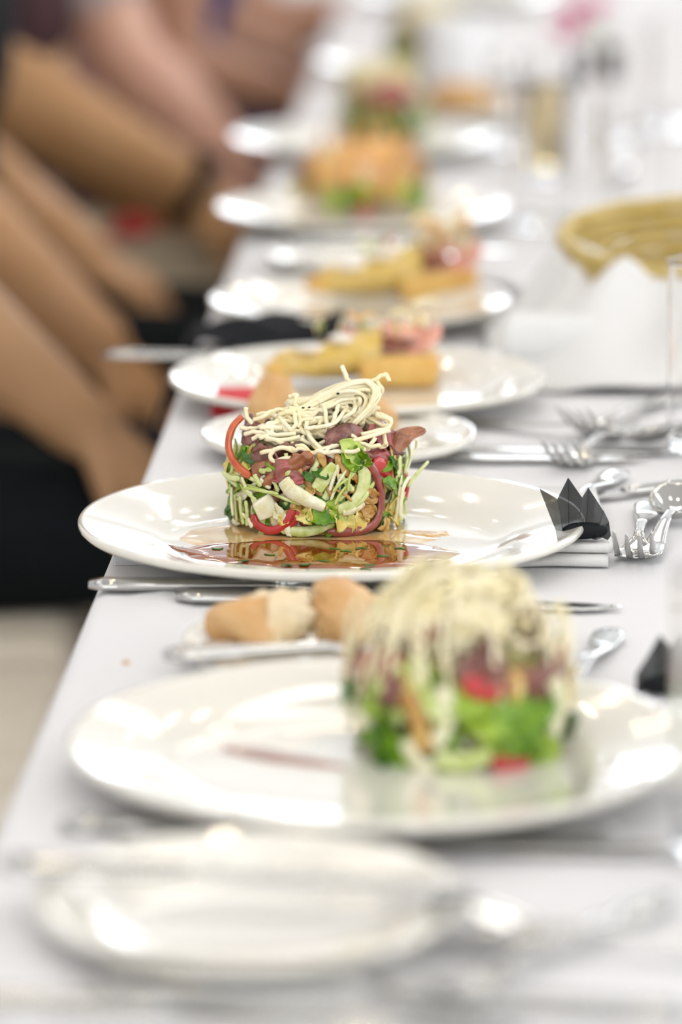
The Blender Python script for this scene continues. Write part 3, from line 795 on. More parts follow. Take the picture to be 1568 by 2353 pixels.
# ---- nearest salad, out of focus
C1 = np.array([0.0560, 1.798, TZ + 0.0055])
S1 = Salad('noodle_beef_salad', C1, 0.0500, 0.056, 'nearest blurred beef salad with a big fluffy heap of noodles', 'salads')
S1.core(2); S1.fill(90, 10, 8, 21, (-3.14, 3.14), 0.001, 1.15)
X1p = S1.pix
for i, (px, py, sz, m_) in enumerate([(1120, 1640, .034, 'leafg'), (1180, 1660, .032, 'herb'), (1080, 1610, .026, 'leafg'), (1230, 1620, .026, 'herb'), (1150, 1690, .026, 'leafg'), (1260, 1710, .026, 'leafg'),
                                      (880, 1640, .024, 'herb'), (880, 1725, .030, 'herb_dark'), (910, 1735, .026, 'herb'), (1210, 1720, .024, 'herb'), (860, 1610, .02, 'leafg'), (1010, 1620, .02, 'cab_pale'), (1250, 1640, .02, 'herb')]):
    S1.leaf('salad_leaf', X1p(px, py, 0.004), sz, M[m_], 500 + i, asp=0.75, curl=0.5, th=0.0008)
for pts, wd, m_ in (([(1130, 1752), (1200, 1762), (1300, 1740)], .0045, 'red_pepper'), ([(1070, 1560), (1100, 1585), (1150, 1590)], .005, 'red_pepper'),
                    ([(930, 1590), (960, 1650), (975, 1730)], .0050, 'cab_tan'), ([(1010, 1580), (1030, 1640), (1000, 1720)], .004, 'cab_white'), ([(1275, 1560), (1290, 1620), (1270, 1690)], .006, 'cab_white'),
                    ([(1000, 1745), (1070, 1752), (1130, 1730)], .005, 'cab_pale'), ([(930, 1700), (960, 1752), (1000, 1765)], .004, 'cab_white')):
    S1.strip('vegetable_strip', [X1p(a, b, 0.005) for a, b in pts], wd, 0.0016, M[m_])
for i, (pts, wd, m_) in enumerate([([(815, 1560), (870, 1550), (940, 1560)], .011, 'beef_pink'), ([(830, 1590), (880, 1580), (930, 1575)], .009, 'beef'), ([(1050, 1555), (1110, 1550), (1160, 1560)], .010, 'beef'),
                                  ([(1220, 1560), (1250, 1580), (1300, 1560)], .010, 'beef'), ([(1160, 1600), (1200, 1580), (1240, 1590)], .008, 'beef_tan')]):
    S1.slice('beef_slice', [X1p(a, b, 0.003) for a, b in pts], wd, M[m_], 520 + i)
S1.slice('beef_slice', [at_y(1262, 1545, 1.776), at_y(1276, 1505, 1.776), at_y(1278, 1468, 1.776)], 0.0035, M['beef_pink'], 540, hint=(0, -1, 0.2))
nest1 = mk('noodle_nest', blob(C1 + np.array([-0.003, 0, 0.060]), 0.026, (1.3, 1.1, 0.60), 0.25, 4, 9, 24, 14), M['noodle'], S1.root)
for i in range(110):
    q = rng
    th_, ph_ = q.uniform(0, 6.283), q.uniform(0.0, 1.0)
    base = C1 + np.array([-0.003, 0, 0.052])
    d = np.array([math.cos(th_) * math.sqrt(1 - ph_ * ph_), math.sin(th_) * math.sqrt(1 - ph_ * ph_), ph_])
    p0 = base + d * np.array([0.043, 0.036, 0.034]) * q.uniform(0.75, 1.05)
    tdir = unit(np.cross(d, [q.gauss(0, 1), q.gauss(0, 1), q.gauss(0, 1)]))
    ln = q.uniform(0.014, 0.026)
    S1.noodle([p0 - tdir * ln - d * 0.006, p0 - tdir * ln * 0.4, p0 + tdir * ln * 0.4, p0 + tdir * ln - d * 0.005], NR * 1.05, M['noodle'], nest1, n=18, wobble=0.002, seed=600 + i)
for i in range(14):
    a = rng.uniform(-1.6, 1.6)
    p0 = S1.cyl(a, S1.H * 1.05, 0.0); p1 = S1.cyl(a + rng.uniform(-.2, .2), S1.H * rng.uniform(0.5, 0.9), 0.004)
    S1.noodle([p0 + np.array([0, 0, .012]), p0 + S1.nrm(p0 + 0.0) * 0.005, p1], NR, M['noodle'], nest1, n=16, wobble=0.0012, seed=760 + i)

# ---- far salads
def far_salad(c, label, seed):
    s = Salad('noodle_beef_salad', c, 0.046, 0.050, label, 'salads')
    s.core(seed); s.fill(34, 8, 12, seed, (-3.14, 3.14), 0.001, 1.5)
    ns = mk('noodle_nest', blob(s.c + np.array([0, 0, 0.062]), 0.026, (1.35, 1.1, 0.6), 0.25, 4, seed, 20, 12), M['noodle_y'], s.root)
    for i in range(36):
        th_, ph_ = rng.uniform(0, 6.283), rng.uniform(0.0, 1.0)
        d = np.array([math.cos(th_) * math.sqrt(1 - ph_ * ph_), math.sin(th_) * math.sqrt(1 - ph_ * ph_), ph_])
        p0 = s.c + np.array([0, 0, 0.056]) + d * np.array([0.041, 0.036, 0.030])
        tdir = unit(np.cross(d, [rng.gauss(0, 1), rng.gauss(0, 1), rng.gauss(0, 1)])); ln = rng.uniform(0.014, 0.024)
        s.noodle([p0 - tdir * ln - d * 0.006, p0, p0 + tdir * ln - d * 0.005], NR * 1.3, M['noodle_y'], ns, n=12, wobble=0.002, seed=800 + seed * 50 + i)
p6 = on_z(875, 325, TZ + 0.006); far_salad((p6[0], p6[1] + 0.03, TZ + 0.0055), 'blurred noodle salad on the far plate, left of the amber glass', 31)
p7 = on_z(985, 165, TZ + 0.006); far_salad((p7[0], p7[1] + 0.04, TZ + 0.0055), 'blurred noodle salad at the top of the picture, farthest in view', 32)

# ------------------------------------------------------------------ dressing
def pool(name, cx, cy, ax, ay, z, h, mat, seed, parent=None, irr=0.10, rot=0.0):
    q = np.random.RandomState(seed); ph = q.uniform(0, 6.28, 5); n, m = 90, 9; g = []
    V = [(cx, cy, z + h)]; Fc = []
    for j in range(1, m + 1):
        t = j / m
        for i in range(n):
            a = 6.2832 * i / n
            k = 1 + irr * (math.sin(2 * a + ph[0]) * .5 + math.sin(3 * a + ph[1]) * .5 + .35 * math.sin(7 * a + ph[2]) + .25 * math.sin(13 * a + ph[3]))
            x, y = ax * k * t * math.cos(a), ay * k * t * math.sin(a)
            V.append((cx + x * math.cos(rot) - y * math.sin(rot), cy + x * math.sin(rot) + y * math.cos(rot), z + h * (1 - t ** 8) - (0.0008 if j == m else 0)))
    for i in range(n): Fc.append((0, 1 + i, 1 + (i + 1) % n))
    for j in range(m - 1):
        for i in range(n):
            a, b = 1 + j * n + i, 1 + j * n + (i + 1) % n
            Fc.append((a, a + n, b + n, b))
    return mk(name, (np.array(V), Fc), mat, parent)
WZ = TZ + 0.0008 + 0.0047
dr = empty('dressing_pool', (-0.012, 2.20, WZ), 'glossy brown dressing pooled in front of the sharp salad', 'sauce')
pool('film', -0.020, 2.248, 0.082, 0.048, WZ, 0.0006, M['film'], 3, dr, 0.12)
c = on_z(738, 1272, WZ); pool('brown_pool', c[0], 2.203, 0.080, 0.040, WZ + 0.0003, 0.0011, M['sauce'], 5, dr, 0.07, rot=-0.05)
c = on_z(440, 1262, WZ + .002); pool('drip', c[0], c[1], 0.020, 0.005, WZ + 0.0005, 0.0010, M['sauce'], 9, dr, 0.2, rot=-0.9)
c = on_z(965, 1225, WZ); pool('drip', c[0], c[1], 0.018, 0.008, WZ + 0.0002, 0.0007, M['film'], 12, dr, 0.3, rot=-0.3)
for i, (px, py) in enumerate([(770, 1262), (795, 1268), (830, 1262), (560, 1290), (700, 1298), (880, 1278), (620, 1276), (920, 1262), (660, 1300), (850, 1300), (985, 1290), (500, 1262), (745, 1290), (840, 1310)]):
    p = on_z(px, py, WZ + 0.0012)
    S = [p + np.array([t * 0.0032, 0.002 * math.sin(t * 4 + i), 0.0004]) for t in (-1, 0, 1)]
    mk('herb_fleck', tube(crom(S, 8), 0.0004, 6, [0.0003, 0.0012, 0.0016, 0.001, 0.0018, 0.0014, 0.001, 0.0003], (0, 0, 1)), M['herb_dark'], dr)
d1 = empty('dressing_pool', tuple(on_z(620, 1745, WZ)), 'thin blurred brown dressing smeared left of the nearest salad', 'sauce')
c = on_z(640, 1740, WZ); pool('brown_pool', c[0], c[1], 0.036, 0.007, WZ + 0.0003, 0.0008, M['sauce'], 15, d1, 0.15, rot=-0.55)
c = on_z(560, 1700, WZ); pool('film', c[0], c[1], 0.030, 0.018, WZ, 0.0005, M['cream'], 17, d1, 0.3)

# ------------------------------------------------------------------ bread
def bread(c, r, scale, label, seed, rotz=0.0, cut=0.1):
    """torn bread: ragged crumb with a crust shell on one side"""
    o = empty('bread_piece', (c[0], c[1], c[2]), label, 'bread', 'bread on the side plates')
    cz = c[2] + r * scale[2] * 0.86
    ctr = np.array([c[0], c[1], cz])
    dirn = unit(np.array([math.cos(rotz + 0.3), -0.35 + 0.5 * math.sin(rotz), 0.3]))
    v, f = blob(ctr, r, scale, 0.20, 2.6, seed, 64, 40, rotz)
    q = np.random.RandomState(seed); fr = q.normal(size=(14, 3)) * 9.0; ph = q.uniform(0, 6.28, 14)
    d = v - ctr; dn_ = d / r
    crumbiness = np.clip(0.5 - (dn_ @ dirn) * 2.0, 0, 1)
    hf = np.sin(dn_ @ fr.T + ph).sum(1) / 14 + 0.6 * np.sin(dn_ @ (fr.T * 2.3) + ph * 2).sum(1) / 14
    flat = 1 - 0.22 * np.clip(-(dn_ @ dirn), 0, 1)
    v1 = ctr + d * (flat * (1 + 0.40 * hf * crumbiness + 0.05 * hf))[:, None]
    v1[:, 2] = np.maximum(v1[:, 2], c[2])
    mk('crumb', (v1, f), M['crumb'], o)
    v2 = ctr + (v1 - ctr) * 1.025
    v2[:, 2] = np.maximum(v2[:, 2], c[2] - 0.0003)
    keep = [t for t in f if np.dot(np.mean([v2[i] for i in t], axis=0) - ctr, dirn) > (-cut + 0.16 * hf[t[0]]) * r]
    used = sorted({i for t in keep for i in t}); mp = {a_: b_ for b_, a_ in enumerate(used)}
    mk('crust', (v2[used], [tuple(mp[i] for i in t) for t in keep]), M['crust'], o)
    return o
ZB = TZ + 0.006
c = on_z(612, 1505, ZB); bread((c[0], c[1] + 0.012, ZB), 0.025, (1.15, 0.85, 0.66), 'torn bread chunk with pale crumb, left on the nearer side plate', 3, 3.6, -0.40)
c = on_z(790, 1500, ZB); bread((c[0], c[1] + 0.014, ZB), 0.024, (0.86, 0.9, 0.74), 'crusty bread end standing on the nearer side plate', 5, 0.0, 0.35)
c = on_z(628, 1000, ZB); bread((c[0], c[1] + 0.004, ZB), 0.0190, (0.90, 0.8, 1.0), 'pale crusty bread piece left behind the sharp salad', 8, 3.0, 0.5)
c = on_z(872, 1010, ZB); bread((c[0], c[1] + 0.004, ZB), 0.0135, (0.8, 0.9, 1.0), 'small bread end right behind the sharp salad', 9, 0.5, 0.3)
c = on_z(1050, 262, ZB); bread((c[0], c[1] + 0.012, ZB), 0.026, (1.7, 0.9, 0.7), 'blurred golden bread roll far back beside the far salad', 12, 0.0, 0.9)
c = on_z(290, 1532, TZ); mk_c = mk('bread_crumb', blob((c[0], c[1], TZ + 0.002), 0.002, (1, 1, 0.7), 0.2, 3, 2, 10, 8), M['crust'])
tag(mk_c, 'tiny bread crumb on the tablecloth left of the torn bread', 'crumb')

# ------------------------------------------------------------------ tarts and the orange mound
def tart(px, py, Yo, s, label, seed, shav):
    b = on_z(px, py, TZ + 0.006); b = np.array([b[0], b[1] + Yo, TZ + 0.0058])
    o = empty('savoury_tart', tuple(b), label, 'tart', 'tarts')
    def Q(x, y, z): return b + np.array([x, y, z]) * s
    # block of pastry
    n = 16; g = []
    vb = []
    for x, y in ((-0.002, -0.022), (0.052, -0.024), (0.056, 0.018), (0.004, 0.026)):
        vb.append((x, y))
    bm = []
    vv = [Q(x * k, y * k, z) for z, k in ((0.0, 1.0), (0.012, 1.04), (0.023, 1.0)) for x, y in vb]
    ff = [(0, 3, 2, 1), (8, 9, 10, 11)] + [(l * 4 + i, l * 4 + (i + 1) % 4, l * 4 + 4 + (i + 1) % 4, l * 4 + 4 + i) for l in range(2) for i in range(4)]
    pb = mk('pastry_base', (np.array(vv), ff), M['pastry'], o); bevel(pb, 0.005 * s, 4)
    # folded wedge rising from the left
    G = np.zeros((26, 14, 3))
    for i in range(26):
        t = i / 25
        for j in range(14):
            u = -1 + 2 * j / 13; a = u * 2.2
            rad = 0.004 + 0.017 * math.sin(min(1.0, t * 1.15) * math.pi / 2)
            G[i, j] = Q(-0.064 + 0.078 * t, 0.002 + rad * math.sin(a) * 1.1, 0.004 + 0.016 * t + rad * (math.cos(a) + 0.5) * 0.62 + 0.0012 * math.sin(t * 20 + u * 3))
    mk('folded_wedge', sheet(G, 0.004 * s), M['egg'], o)
    mk('wedge_filling', blob(Q(-0.025, 0.002, 0.015), 0.024 * s, (1.5, 0.62, 0.52), 0.1, 3, seed, 20, 12), M['egg'], o)
    mk('wedge_tip', blob(Q(-0.058, 0.0, 0.010), 0.011 * s, (1.2, 0.8, 0.7), 0.1, 3, seed + 1, 16, 10), M['pastry'], o)
    S = Salad.__new__(Salad); S.c = b; S.R = 0.04; S.H = 0.04; S.root = o
    S.slice('ham_slice', [Q(0.004, -0.012, 0.030), Q(0.018, -0.008, 0.033), Q(0.036, -0.004, 0.029)], 0.010 * s, M['brown'], seed + 2, hint=(0, -0.6, 0.8))
    S.slice('ham_slice', [Q(0.010, 0.004, 0.040), Q(0.030, 0.002, 0.039), Q(0.052, 0.0, 0.034)], 0.009 * s, M['ham'], seed + 3, hint=(0, -0.6, 0.8))
    S.slice('ham_slice', [Q(0.030, -0.008, 0.026), Q(0.046, -0.010, 0.032), Q(0.056, -0.004, 0.042)], 0.006 * s, M['ham'], seed + 4, hint=(0, -0.6, 0.8))
    for k, (x, y, z) in enumerate(((-0.034, -0.006, 0.026), (-0.012, -0.008, 0.034))):
        mk('cream_dab', blob(Q(x, y, z), 0.008 * s, (1.6, 0.9, 0.4), 0.15, 3, seed + 6 + k, 16, 10), M['cream'], o)
    for k in range(10):
        p = Q(-0.03 + 0.006 * k + rng.uniform(-.004, .004), rng.uniform(-.01, .01), 0.036 + rng.uniform(0, .006))
        S.leaf('shoot_leaf', p, 0.012 * s, M[rng.choice(('leafl', 'leafl', 'noodle_y', 'ham'))], seed + 20 + k, asp=0.4)
    for k in range(shav):
        p = Q(rng.uniform(-0.004, 0.05), rng.uniform(-.012, .012), 0.038 + rng.uniform(0, 0.022))
        d = np.array([rng.uniform(-1, 1), rng.uniform(-1, 1), rng.uniform(-.6, .6)]) * 0.010 * s
        mk('shaving', tube(crom([p - d, p + np.array([0, 0, .003]), p + d], 10), 0.0008, 6, 0.0022, (0, -0.5, 0.8)), M[rng.choice(('noodle', 'noodle_y', 'crisp'))], o)
tart(830, 895, 0.026, 1.0, 'golden tart slice with brown and pink ham behind the sharp salad', 41, 8)
tart(925, 700, 0.026, 1.12, 'blurred golden tart slice with pale shavings, farther of the two tarts', 61, 34)

b5 = on_z(835, 488, TZ + 0.006); b5 = np.array([b5[0], b5[1] + 0.05, TZ + 0.0058])
S5 = Salad('crisp_salad', b5, 0.058, 0.030, 'blurred mound of orange crisps on green leaves', 'salads')
mk('crisp_mound', blob(b5 + np.array([0, 0, 0.028]), 0.038, (1.35, 1.1, 0.95), 0.2, 4, 77, 30, 20), M['crisp'], S5.root)
for i in range(26):
    a = rng.uniform(-3.14, 3.14); 
    S5.leaf('salad_leaf', S5.cyl(a, rng.uniform(0.004, 0.022), rng.uniform(-0.004, 0.012)), rng.uniform(0.022, 0.036), M[rng.choice(('leafg', 'leafg', 'herb_dark', 'leafl', 'cab_yellow'))], 900 + i, asp=0.7)
for i in range(70):
    a = rng.uniform(-3.14, 3.14); z = rng.uniform(0.018, 0.066); r = 0.046 * math.sqrt(max(0.05, 1 - ((z - 0.018) / 0.054) ** 2)) + 0.003
    p = b5 + np.array([1.25 * r * math.sin(a), -1.05 * r * math.cos(a), z]); d = np.array([math.cos(a) * rng.uniform(-.6, .6), math.sin(a) * rng.uniform(-.6, .6), rng.uniform(-1, 1)]) * 0.015
    mk('crisp_strip', tube(crom([p - d, p + unit(p - b5) * 0.003, p + d], 10), 0.0010, 6, rng.uniform(0.002, 0.004), unit(p - b5)), M[rng.choice(('crisp', 'crisp', 'noodle_y', 'ham', 'egg'))], S5.root)
for pts in (((770, 470), (765, 440)), ((830, 490), (850, 455))):
    S5.strip('pepper_strip', [S5.pix(a, b, 0.004) for a, b in pts], 0.005, 0.002, M['red_pepper'])

# ------------------------------------------------------------------ napkins, favours, small things
# folded napkin beside the sharp plate: two layers
nk = empty('folded_napkin', (0.10, 2.27, TZ), 'white napkin folded in two layers, right of the sharp plate', 'napkin')
def fold_layer(name, x0, x1, y0, y1, z0, z1, sag):
    n = 18; V = []
    sec = []
    for k in range(n):                       # rounded section in y-z with a soft fold at the front
        pass
    nx = 14; g = []
    prof = []
    hh = (z1 - z0) / 2
    for a in np.linspace(-math.pi / 2, -3 * math.pi / 2, 9): prof.append((y0 + hh + hh * math.cos(a), z0 + hh + hh * math.sin(a)))
    for t in np.linspace(0, 1, 8)[1:]: prof.append((y0 + hh + (y1 - y0 - hh) * t, z1 - 0.002 * t))
    prof.append((y1, z0 + 0.001))
    V, Fc = [], []
    m = len(prof)
    for i in range(nx):
        x = x0 + (x1 - x0) * i / (nx - 1)
        for (y, z) in prof:
            V.append((x + 0.02 * (y - y0) * 0.2, y + 0.0012 * math.sin(x * 70), TZ + (z - TZ) * min(1.0, max(0.2, (x - 0.078) / 0.045)) + (sag * math.sin(x * 40 + y * 60) if z > z0 + hh else 0)))
    for i in range(nx - 1):
        for k in range(m):
            k2 = (k + 1) % m
            Fc.append((i * m + k, (i + 1) * m + k, (i + 1) * m + k2, i * m + k2))
    Fc.append(tuple(range(m))); Fc.append(tuple((nx - 1) * m + k for k in range(m))[::-1])
    return mk(name, (np.array(V), Fc), M['napkin'], nk)
fold_layer('lower_layer', 0.090, 0.153, 2.186, 2.36, TZ + 0.001, TZ + 0.0075, 0.0003)
fold_layer('upper_layer', 0.088, 0.156, 2.193, 2.365, TZ + 0.0078, TZ + 0.0132, 0.0004)

def favour(base, label, s=1.0, flip=1):
    """pleated gauze wrapper standing on a dark wrapped sweet"""
    o = empty('gauze_favour', tuple(base), label, 'favour', 'black gauze favours')
    b = np.array(base)
    top = [(-0.026, 0.012, 0.026), (-0.017, -0.002, 0.023), (-0.0105, 0.010, 0.0325), (-0.0035, -0.003, 0.024), (0.0005, 0.007, 0.0275), (0.0085, 0.000, 0.016), (0.0118, 0.004, 0.009), (0.0125, -0.004, 0.003)]
    bot = [(-0.016, 0.006, 0.001), (-0.013, -0.004, 0.001), (-0.010, 0.003, 0.001), (-0.006, -0.005, 0.001), (-0.001, 0.002, 0.001), (0.004, -0.006, 0.001), (0.008, 0.000, 0.001), (0.0105, -0.006, 0.001)]
    f3 = lambda p: b + np.array([p[0] * flip, p[1], p[2]]) * s
    for i in range(len(top) - 1):
        g = np.zeros((4, 3, 3))
        for k in range(4):
            u = k / 3
            for j in range(3):
                w_ = j / 2
                lo_ = f3(bot[i]) * (1 - w_) + f3(bot[i + 1]) * w_; hi_ = f3(top[i]) * (1 - w_) + f3(top[i + 1]) * w_
                g[k, j] = lo_ * (1 - u) + hi_ * u
        mk('pleat', sheet(g, 0.0004), M['gauze'], o, smooth=False)
    v, f = blob(b + np.array([-flip * 0.002 * s, 0.0, 0.0050 * s]), 0.0085 * s, (1.5, 0.75, 0.55), 0.06, 3, 4, 18, 10)
    mk('wrapped_sweet', (v, f), M['blackcloth'], o)
fb = on_z(1352, 1243, TZ + 0.014); favour((fb[0], fb[1] + 0.004, TZ + 0.0140), 'black gauze favour with pointed pleats standing on the folded napkin', 1.05)
fb = on_z(1520, 1600, TZ); favour((fb[0], fb[1], TZ + 0.001), 'blurred black gauze favour by the nearest tumbler', 1.05, -1)

# clear clip gripping the cloth under the sharp plate
cpos = on_z(330, 1300, TZ)
cl = empty('tablecloth_clip', (cpos[0], cpos[1], TZ), 'small clear plastic clip on the cloth under the sharp plate', 'clip')
for x0, x1, zt in ((-0.017, 0.001, 0.006), (0.003, 0.008, 0.004), (0.010, 0.024, 0.006)):
    bo = mk('clip_tab', box(cpos[0] + x0, cpos[0] + x1, cpos[1] - 0.002, cpos[1] + 0.010, TZ + 0.0006, TZ + zt), M['clip'], cl, smooth=False); bevel(bo, 0.0008)

# red paper napkin behind the side plate
ra, rb = on_z(485, 962, TZ), on_z(640, 958, TZ)
rn = empty('red_napkin', (ra[0] + 0.02, ra[1], TZ), 'folded red paper napkin left behind the bread side plate', 'napkin')
for k, dz in enumerate((0.001, 0.0075)):
    bo = mk('folded_layer', box(ra[0] + 0.001 * k, rb[0], ra[1] + 0.002 * k, ra[1] + 0.05, TZ + dz, TZ + dz + 0.006), M['redcloth'], rn, smooth=False); bevel(bo, 0.002, 3)

# black napkin crumpled on the table and over its edge
def cloth_patch(center_fn, nu, nv_, th): 
    g = np.zeros((nu, nv_, 3))
    for i in range(nu):
        for j in range(nv_):
            g[i, j] = center_fn(i / (nu - 1), j / (nv_ - 1))
    return sheet(g, th)
bA, bB = on_z(790, 752, TZ), on_z(300, 800, TZ)
def bn(u, v):
    x = bA[0] + (bB[0] - bA[0] - 0.02) * u; y = 2.90 + 0.075 * v - 0.02 * u
    ex = edge_x(y)
    bumpy = 0.006 + 0.016 * math.sin(v * math.pi) * (1 - 0.6 * u) + 0.004 * math.sin(u * 14 + v * 5) + 0.003 * math.sin(v * 13 - u * 7)
    if x < ex: 
        over = ex - x
        return (ex - 0.006 - over * 0.35, y, TZ + bumpy * 0.4 - over * 0.9 + 0.002)
    return (x, y, TZ + 0.004 + max(0.0, bumpy))
tag(mk('black_napkin', cloth_patch(bn, 40, 18, 0.002), M['blackcloth']), 'crumpled black napkin hanging over the table edge behind the tart plate', 'napkin')

# bread basket with a white napkin
BC = np.array([0.295, 2.985, TZ]); BR = 0.125
bk = empty('bread_basket', tuple(BC), 'round golden wicker basket behind the draped white napkin', 'basket')
for i in range(9):
    z = 0.006 + i * 0.0092; r = BR * (0.80 + 0.20 * min(1, i / 6))
    a = np.linspace(0, 6.2832, 61)[:-1]
    P = np.stack([BC[0] + r * np.cos(a), BC[1] + r * np.sin(a), TZ + 0.006 + (z - 0.006) * (0.98 + 0.16 * np.sin(a)) + 0.0006 * np.sin(a * 15 + (i % 2) * 3.14)], 1)
    P = np.vstack([P, P[:1], P[1:2]])
    mk('wicker_coil', tube(P, 0.0054, 8, caps=False), M['gold'], bk)
mk('basket_base', lathe([(0.0001, 0.002), (BR * 0.8, 0.002), (BR * 0.8, 0.007), (0.0001, 0.007)], 40, BC), M['gold'], bk)
def dn(u, v):
    ph = math.radians(165 + 140 * u)              # from left-back round the front
    ro = 0.150 + 0.130 * math.exp(-((u - 0.55) / 0.33) ** 2) + 0.012 * math.sin(u * 17)
    r = 0.035 + (ro - 0.035) * v
    rim = BR + 0.006
    if r < rim: z = 0.030 + (0.036 + 0.030 * max(0.0, math.sin(ph))) * (r - 0.035) / (rim - 0.035)
    else:
        t = (r - rim) / (ro - rim); z = (0.066 + 0.030 * max(0.0, math.sin(ph))) * max(0.0, 1 - t) ** 1.15 + 0.006 * t
    fold = 0.009 * math.sin(ph * 9 + r * 20) + 0.005 * math.sin(ph * 17 + 1.0 - r * 35)
    z += fold * (0.35 + 0.65 * math.sin(min(1, v * 1.1) * math.pi))
    return (BC[0] + r * math.cos(ph), BC[1] + r * math.sin(ph), TZ + max(0.003, z))
tag(mk('draped_napkin', cloth_patch(dn, 90, 40, 0.0016), M['napkin']), 'large white napkin draped over the basket down to the table', 'napkin')
# rolled napkin end pointing at the tart plate
rc = on_z(1235, 872, TZ + 0.004)
def rn_(u, v):
    a = -0.6 + 6.6 * v; rr = (0.024 - 0.004 * v) * (1 - 0.25 * u)
    return (rc[0] - 0.018 + 0.085 * u + rr * math.cos(a) * 0.35, rc[1] + 0.022 + 0.03 * u + rr * math.cos(a) * 0.95, TZ + 0.027 + rr * math.sin(a) - 0.004 * u)
tag(mk('rolled_napkin', cloth_patch(rn_, 16, 44, 0.0012), M['napkin']), 'loosely rolled napkin end at the right rim of the tart plate', 'napkin')

# tumblers
def tumbler(c, label, R=0.033, Hh=0.125, drink=None):
    o = empty('tumbler', (c[0], c[1], TZ), label, 'glass', 'tumblers along the table')
    wall = 0.0010
    ro = lambda z: R * (0.94 + 0.06 * z / Hh)
    zs = [0.0022, 0.003, 0.005] + list(np.linspace(0.012, Hh - 0.004, 8)) + [Hh - 0.0018, Hh - 0.0008]
    pr = [(0.0001, 0.0), (R * 0.5, 0.0), (R * 0.85, 0.0), (R * 0.90, 0.0), (R * 0.925, 0.0007)] + [(ro(z), z) for z in zs]
    pr += [(R - 0.0002, Hh), (R - 0.0005, Hh + 0.0003), (R - wall + 0.0002, Hh)]
    zi = [Hh - 0.0008, Hh - 0.0018] + list(np.linspace(Hh - 0.004, 0.016, 8)) + [0.0125, 0.011]
    pr += [(ro(z) - wall, z) for z in zi] + [(R * 0.90, 0.0090), (R * 0.86, 0.0084), (R * 0.80, 0.0082), (R * 0.5, 0.0080), (0.0001, 0.0080)]
    mk('glass_body', lathe(pr, 56, (c[0], c[1], TZ + 0.0008)), M['glass'], o)
    if drink:
        pr = [(0.0001, 0.0122), (R * 0.80, 0.0122), (R * 0.93 - 0.0024, 0.016), (R * 0.96 - 0.0024, drink), (0.0001, drink)]
        mk('drink', lathe(pr, 40, (c[0], c[1], TZ + 0.0008)), M['amber'], o)
def gl(px, py, label, **k):
    c = on_z(px, py, TZ); tumbler(c, label, **k)
gl(1642, 1032, 'clear tumbler at the right edge behind the sharp fork')
gl(1712, 1962, 'nearest blurred tumbler at the right edge before the nearest plate')
gl(1250, 520, 'blurred tumbler left of two by the basket')
gl(1450, 560, 'blurred tumbler directly behind the wicker basket')
gl(1262, 410, 'blurred tumbler holding an amber drink', drink=0.10)
gl(1430, 330, 'blurred tumbler in front of the pink flower')
gl(1180, 345, 'small blurred tumbler right of the far salad plate', R=0.026, Hh=0.10)
gl(1560, 300, 'blurred tumbler at the upper right edge')

# white mug
mc = on_z(1042, 215, TZ)
mg = empty('china_mug', (mc[0], mc[1], TZ), 'blurred white china mug standing left of the pink flower', 'mug')
mk('mug_body', lathe([(0.0001, 0.0), (0.030, 0.0), (0.040, 0.012), (0.043, 0.09), (0.0425, 0.092), (0.040, 0.09), (0.037, 0.016), (0.0001, 0.008)], 40, (mc[0], mc[1], TZ + 0.0008)), M['china'], mg)
hp = [np.array([mc[0] + 0.038, mc[1] + 0.012, TZ + z]) + np.array([dx, dx * 0.4, 0]) for dx, z in ((0, 0.075), (0.022, 0.072), (0.028, 0.045), (0.018, 0.024), (-0.002, 0.02))]
mk('mug_handle', tube(crom(hp, 20), 0.005, 8), M['china'], mg)

# pink flower in a dark pot
fc = on_z(1385, 185, TZ)
fl = empty('potted_flower', (fc[0], fc[1], TZ), 'blurred pink flowers in a small black pot at the upper right', 'flower')
mk('pot', lathe([(0.0001, 0.0), (0.020, 0.0), (0.026, 0.04), (0.024, 0.041), (0.0001, 0.034)], 24, (fc[0], fc[1], TZ + 0.0008)), M['blackcloth'], fl)
for i, (dx, dy, dz) in enumerate(((-0.036, 0, 0.078), (-0.010, 0.01, 0.088), (-0.046, 0.012, 0.055))):
    hc = np.array([fc[0] + dx, fc[1] + dy, TZ + dz])
    hd_ = mk('bloom', blob(hc, 0.010, (1, 1, 0.8), 0.1, 3, i, 14, 8), M['pinkpetal'], fl)
    mk('stem', tube(crom([np.array([fc[0], fc[1], TZ + 0.034]), (hc + np.array([fc[0], fc[1], TZ + 0.04])) / 2 + np.array([0, 0, .012]), hc], 12), 0.0016, 6), M['leafg'], fl)
    for k in range(9):
        a = 6.2832 * k / 9; g = np.zeros((6, 5, 3))
        for u in range(6):
            for v in range(5):
                t = u / 5; ww = 0.010 * math.sin(math.pi * min(1, t * 0.85 + 0.08)); s_ = -1 + v / 2
                r = 0.005 + 0.020 * t
                g[u, v] = hc + np.array([r * math.cos(a) - ww * s_ * math.sin(a), r * math.sin(a) + ww * s_ * math.cos(a), 0.004 + 0.012 * t * t])
        mk('petal', sheet(g, 0.0006), M['pinkpetal'], hd_)

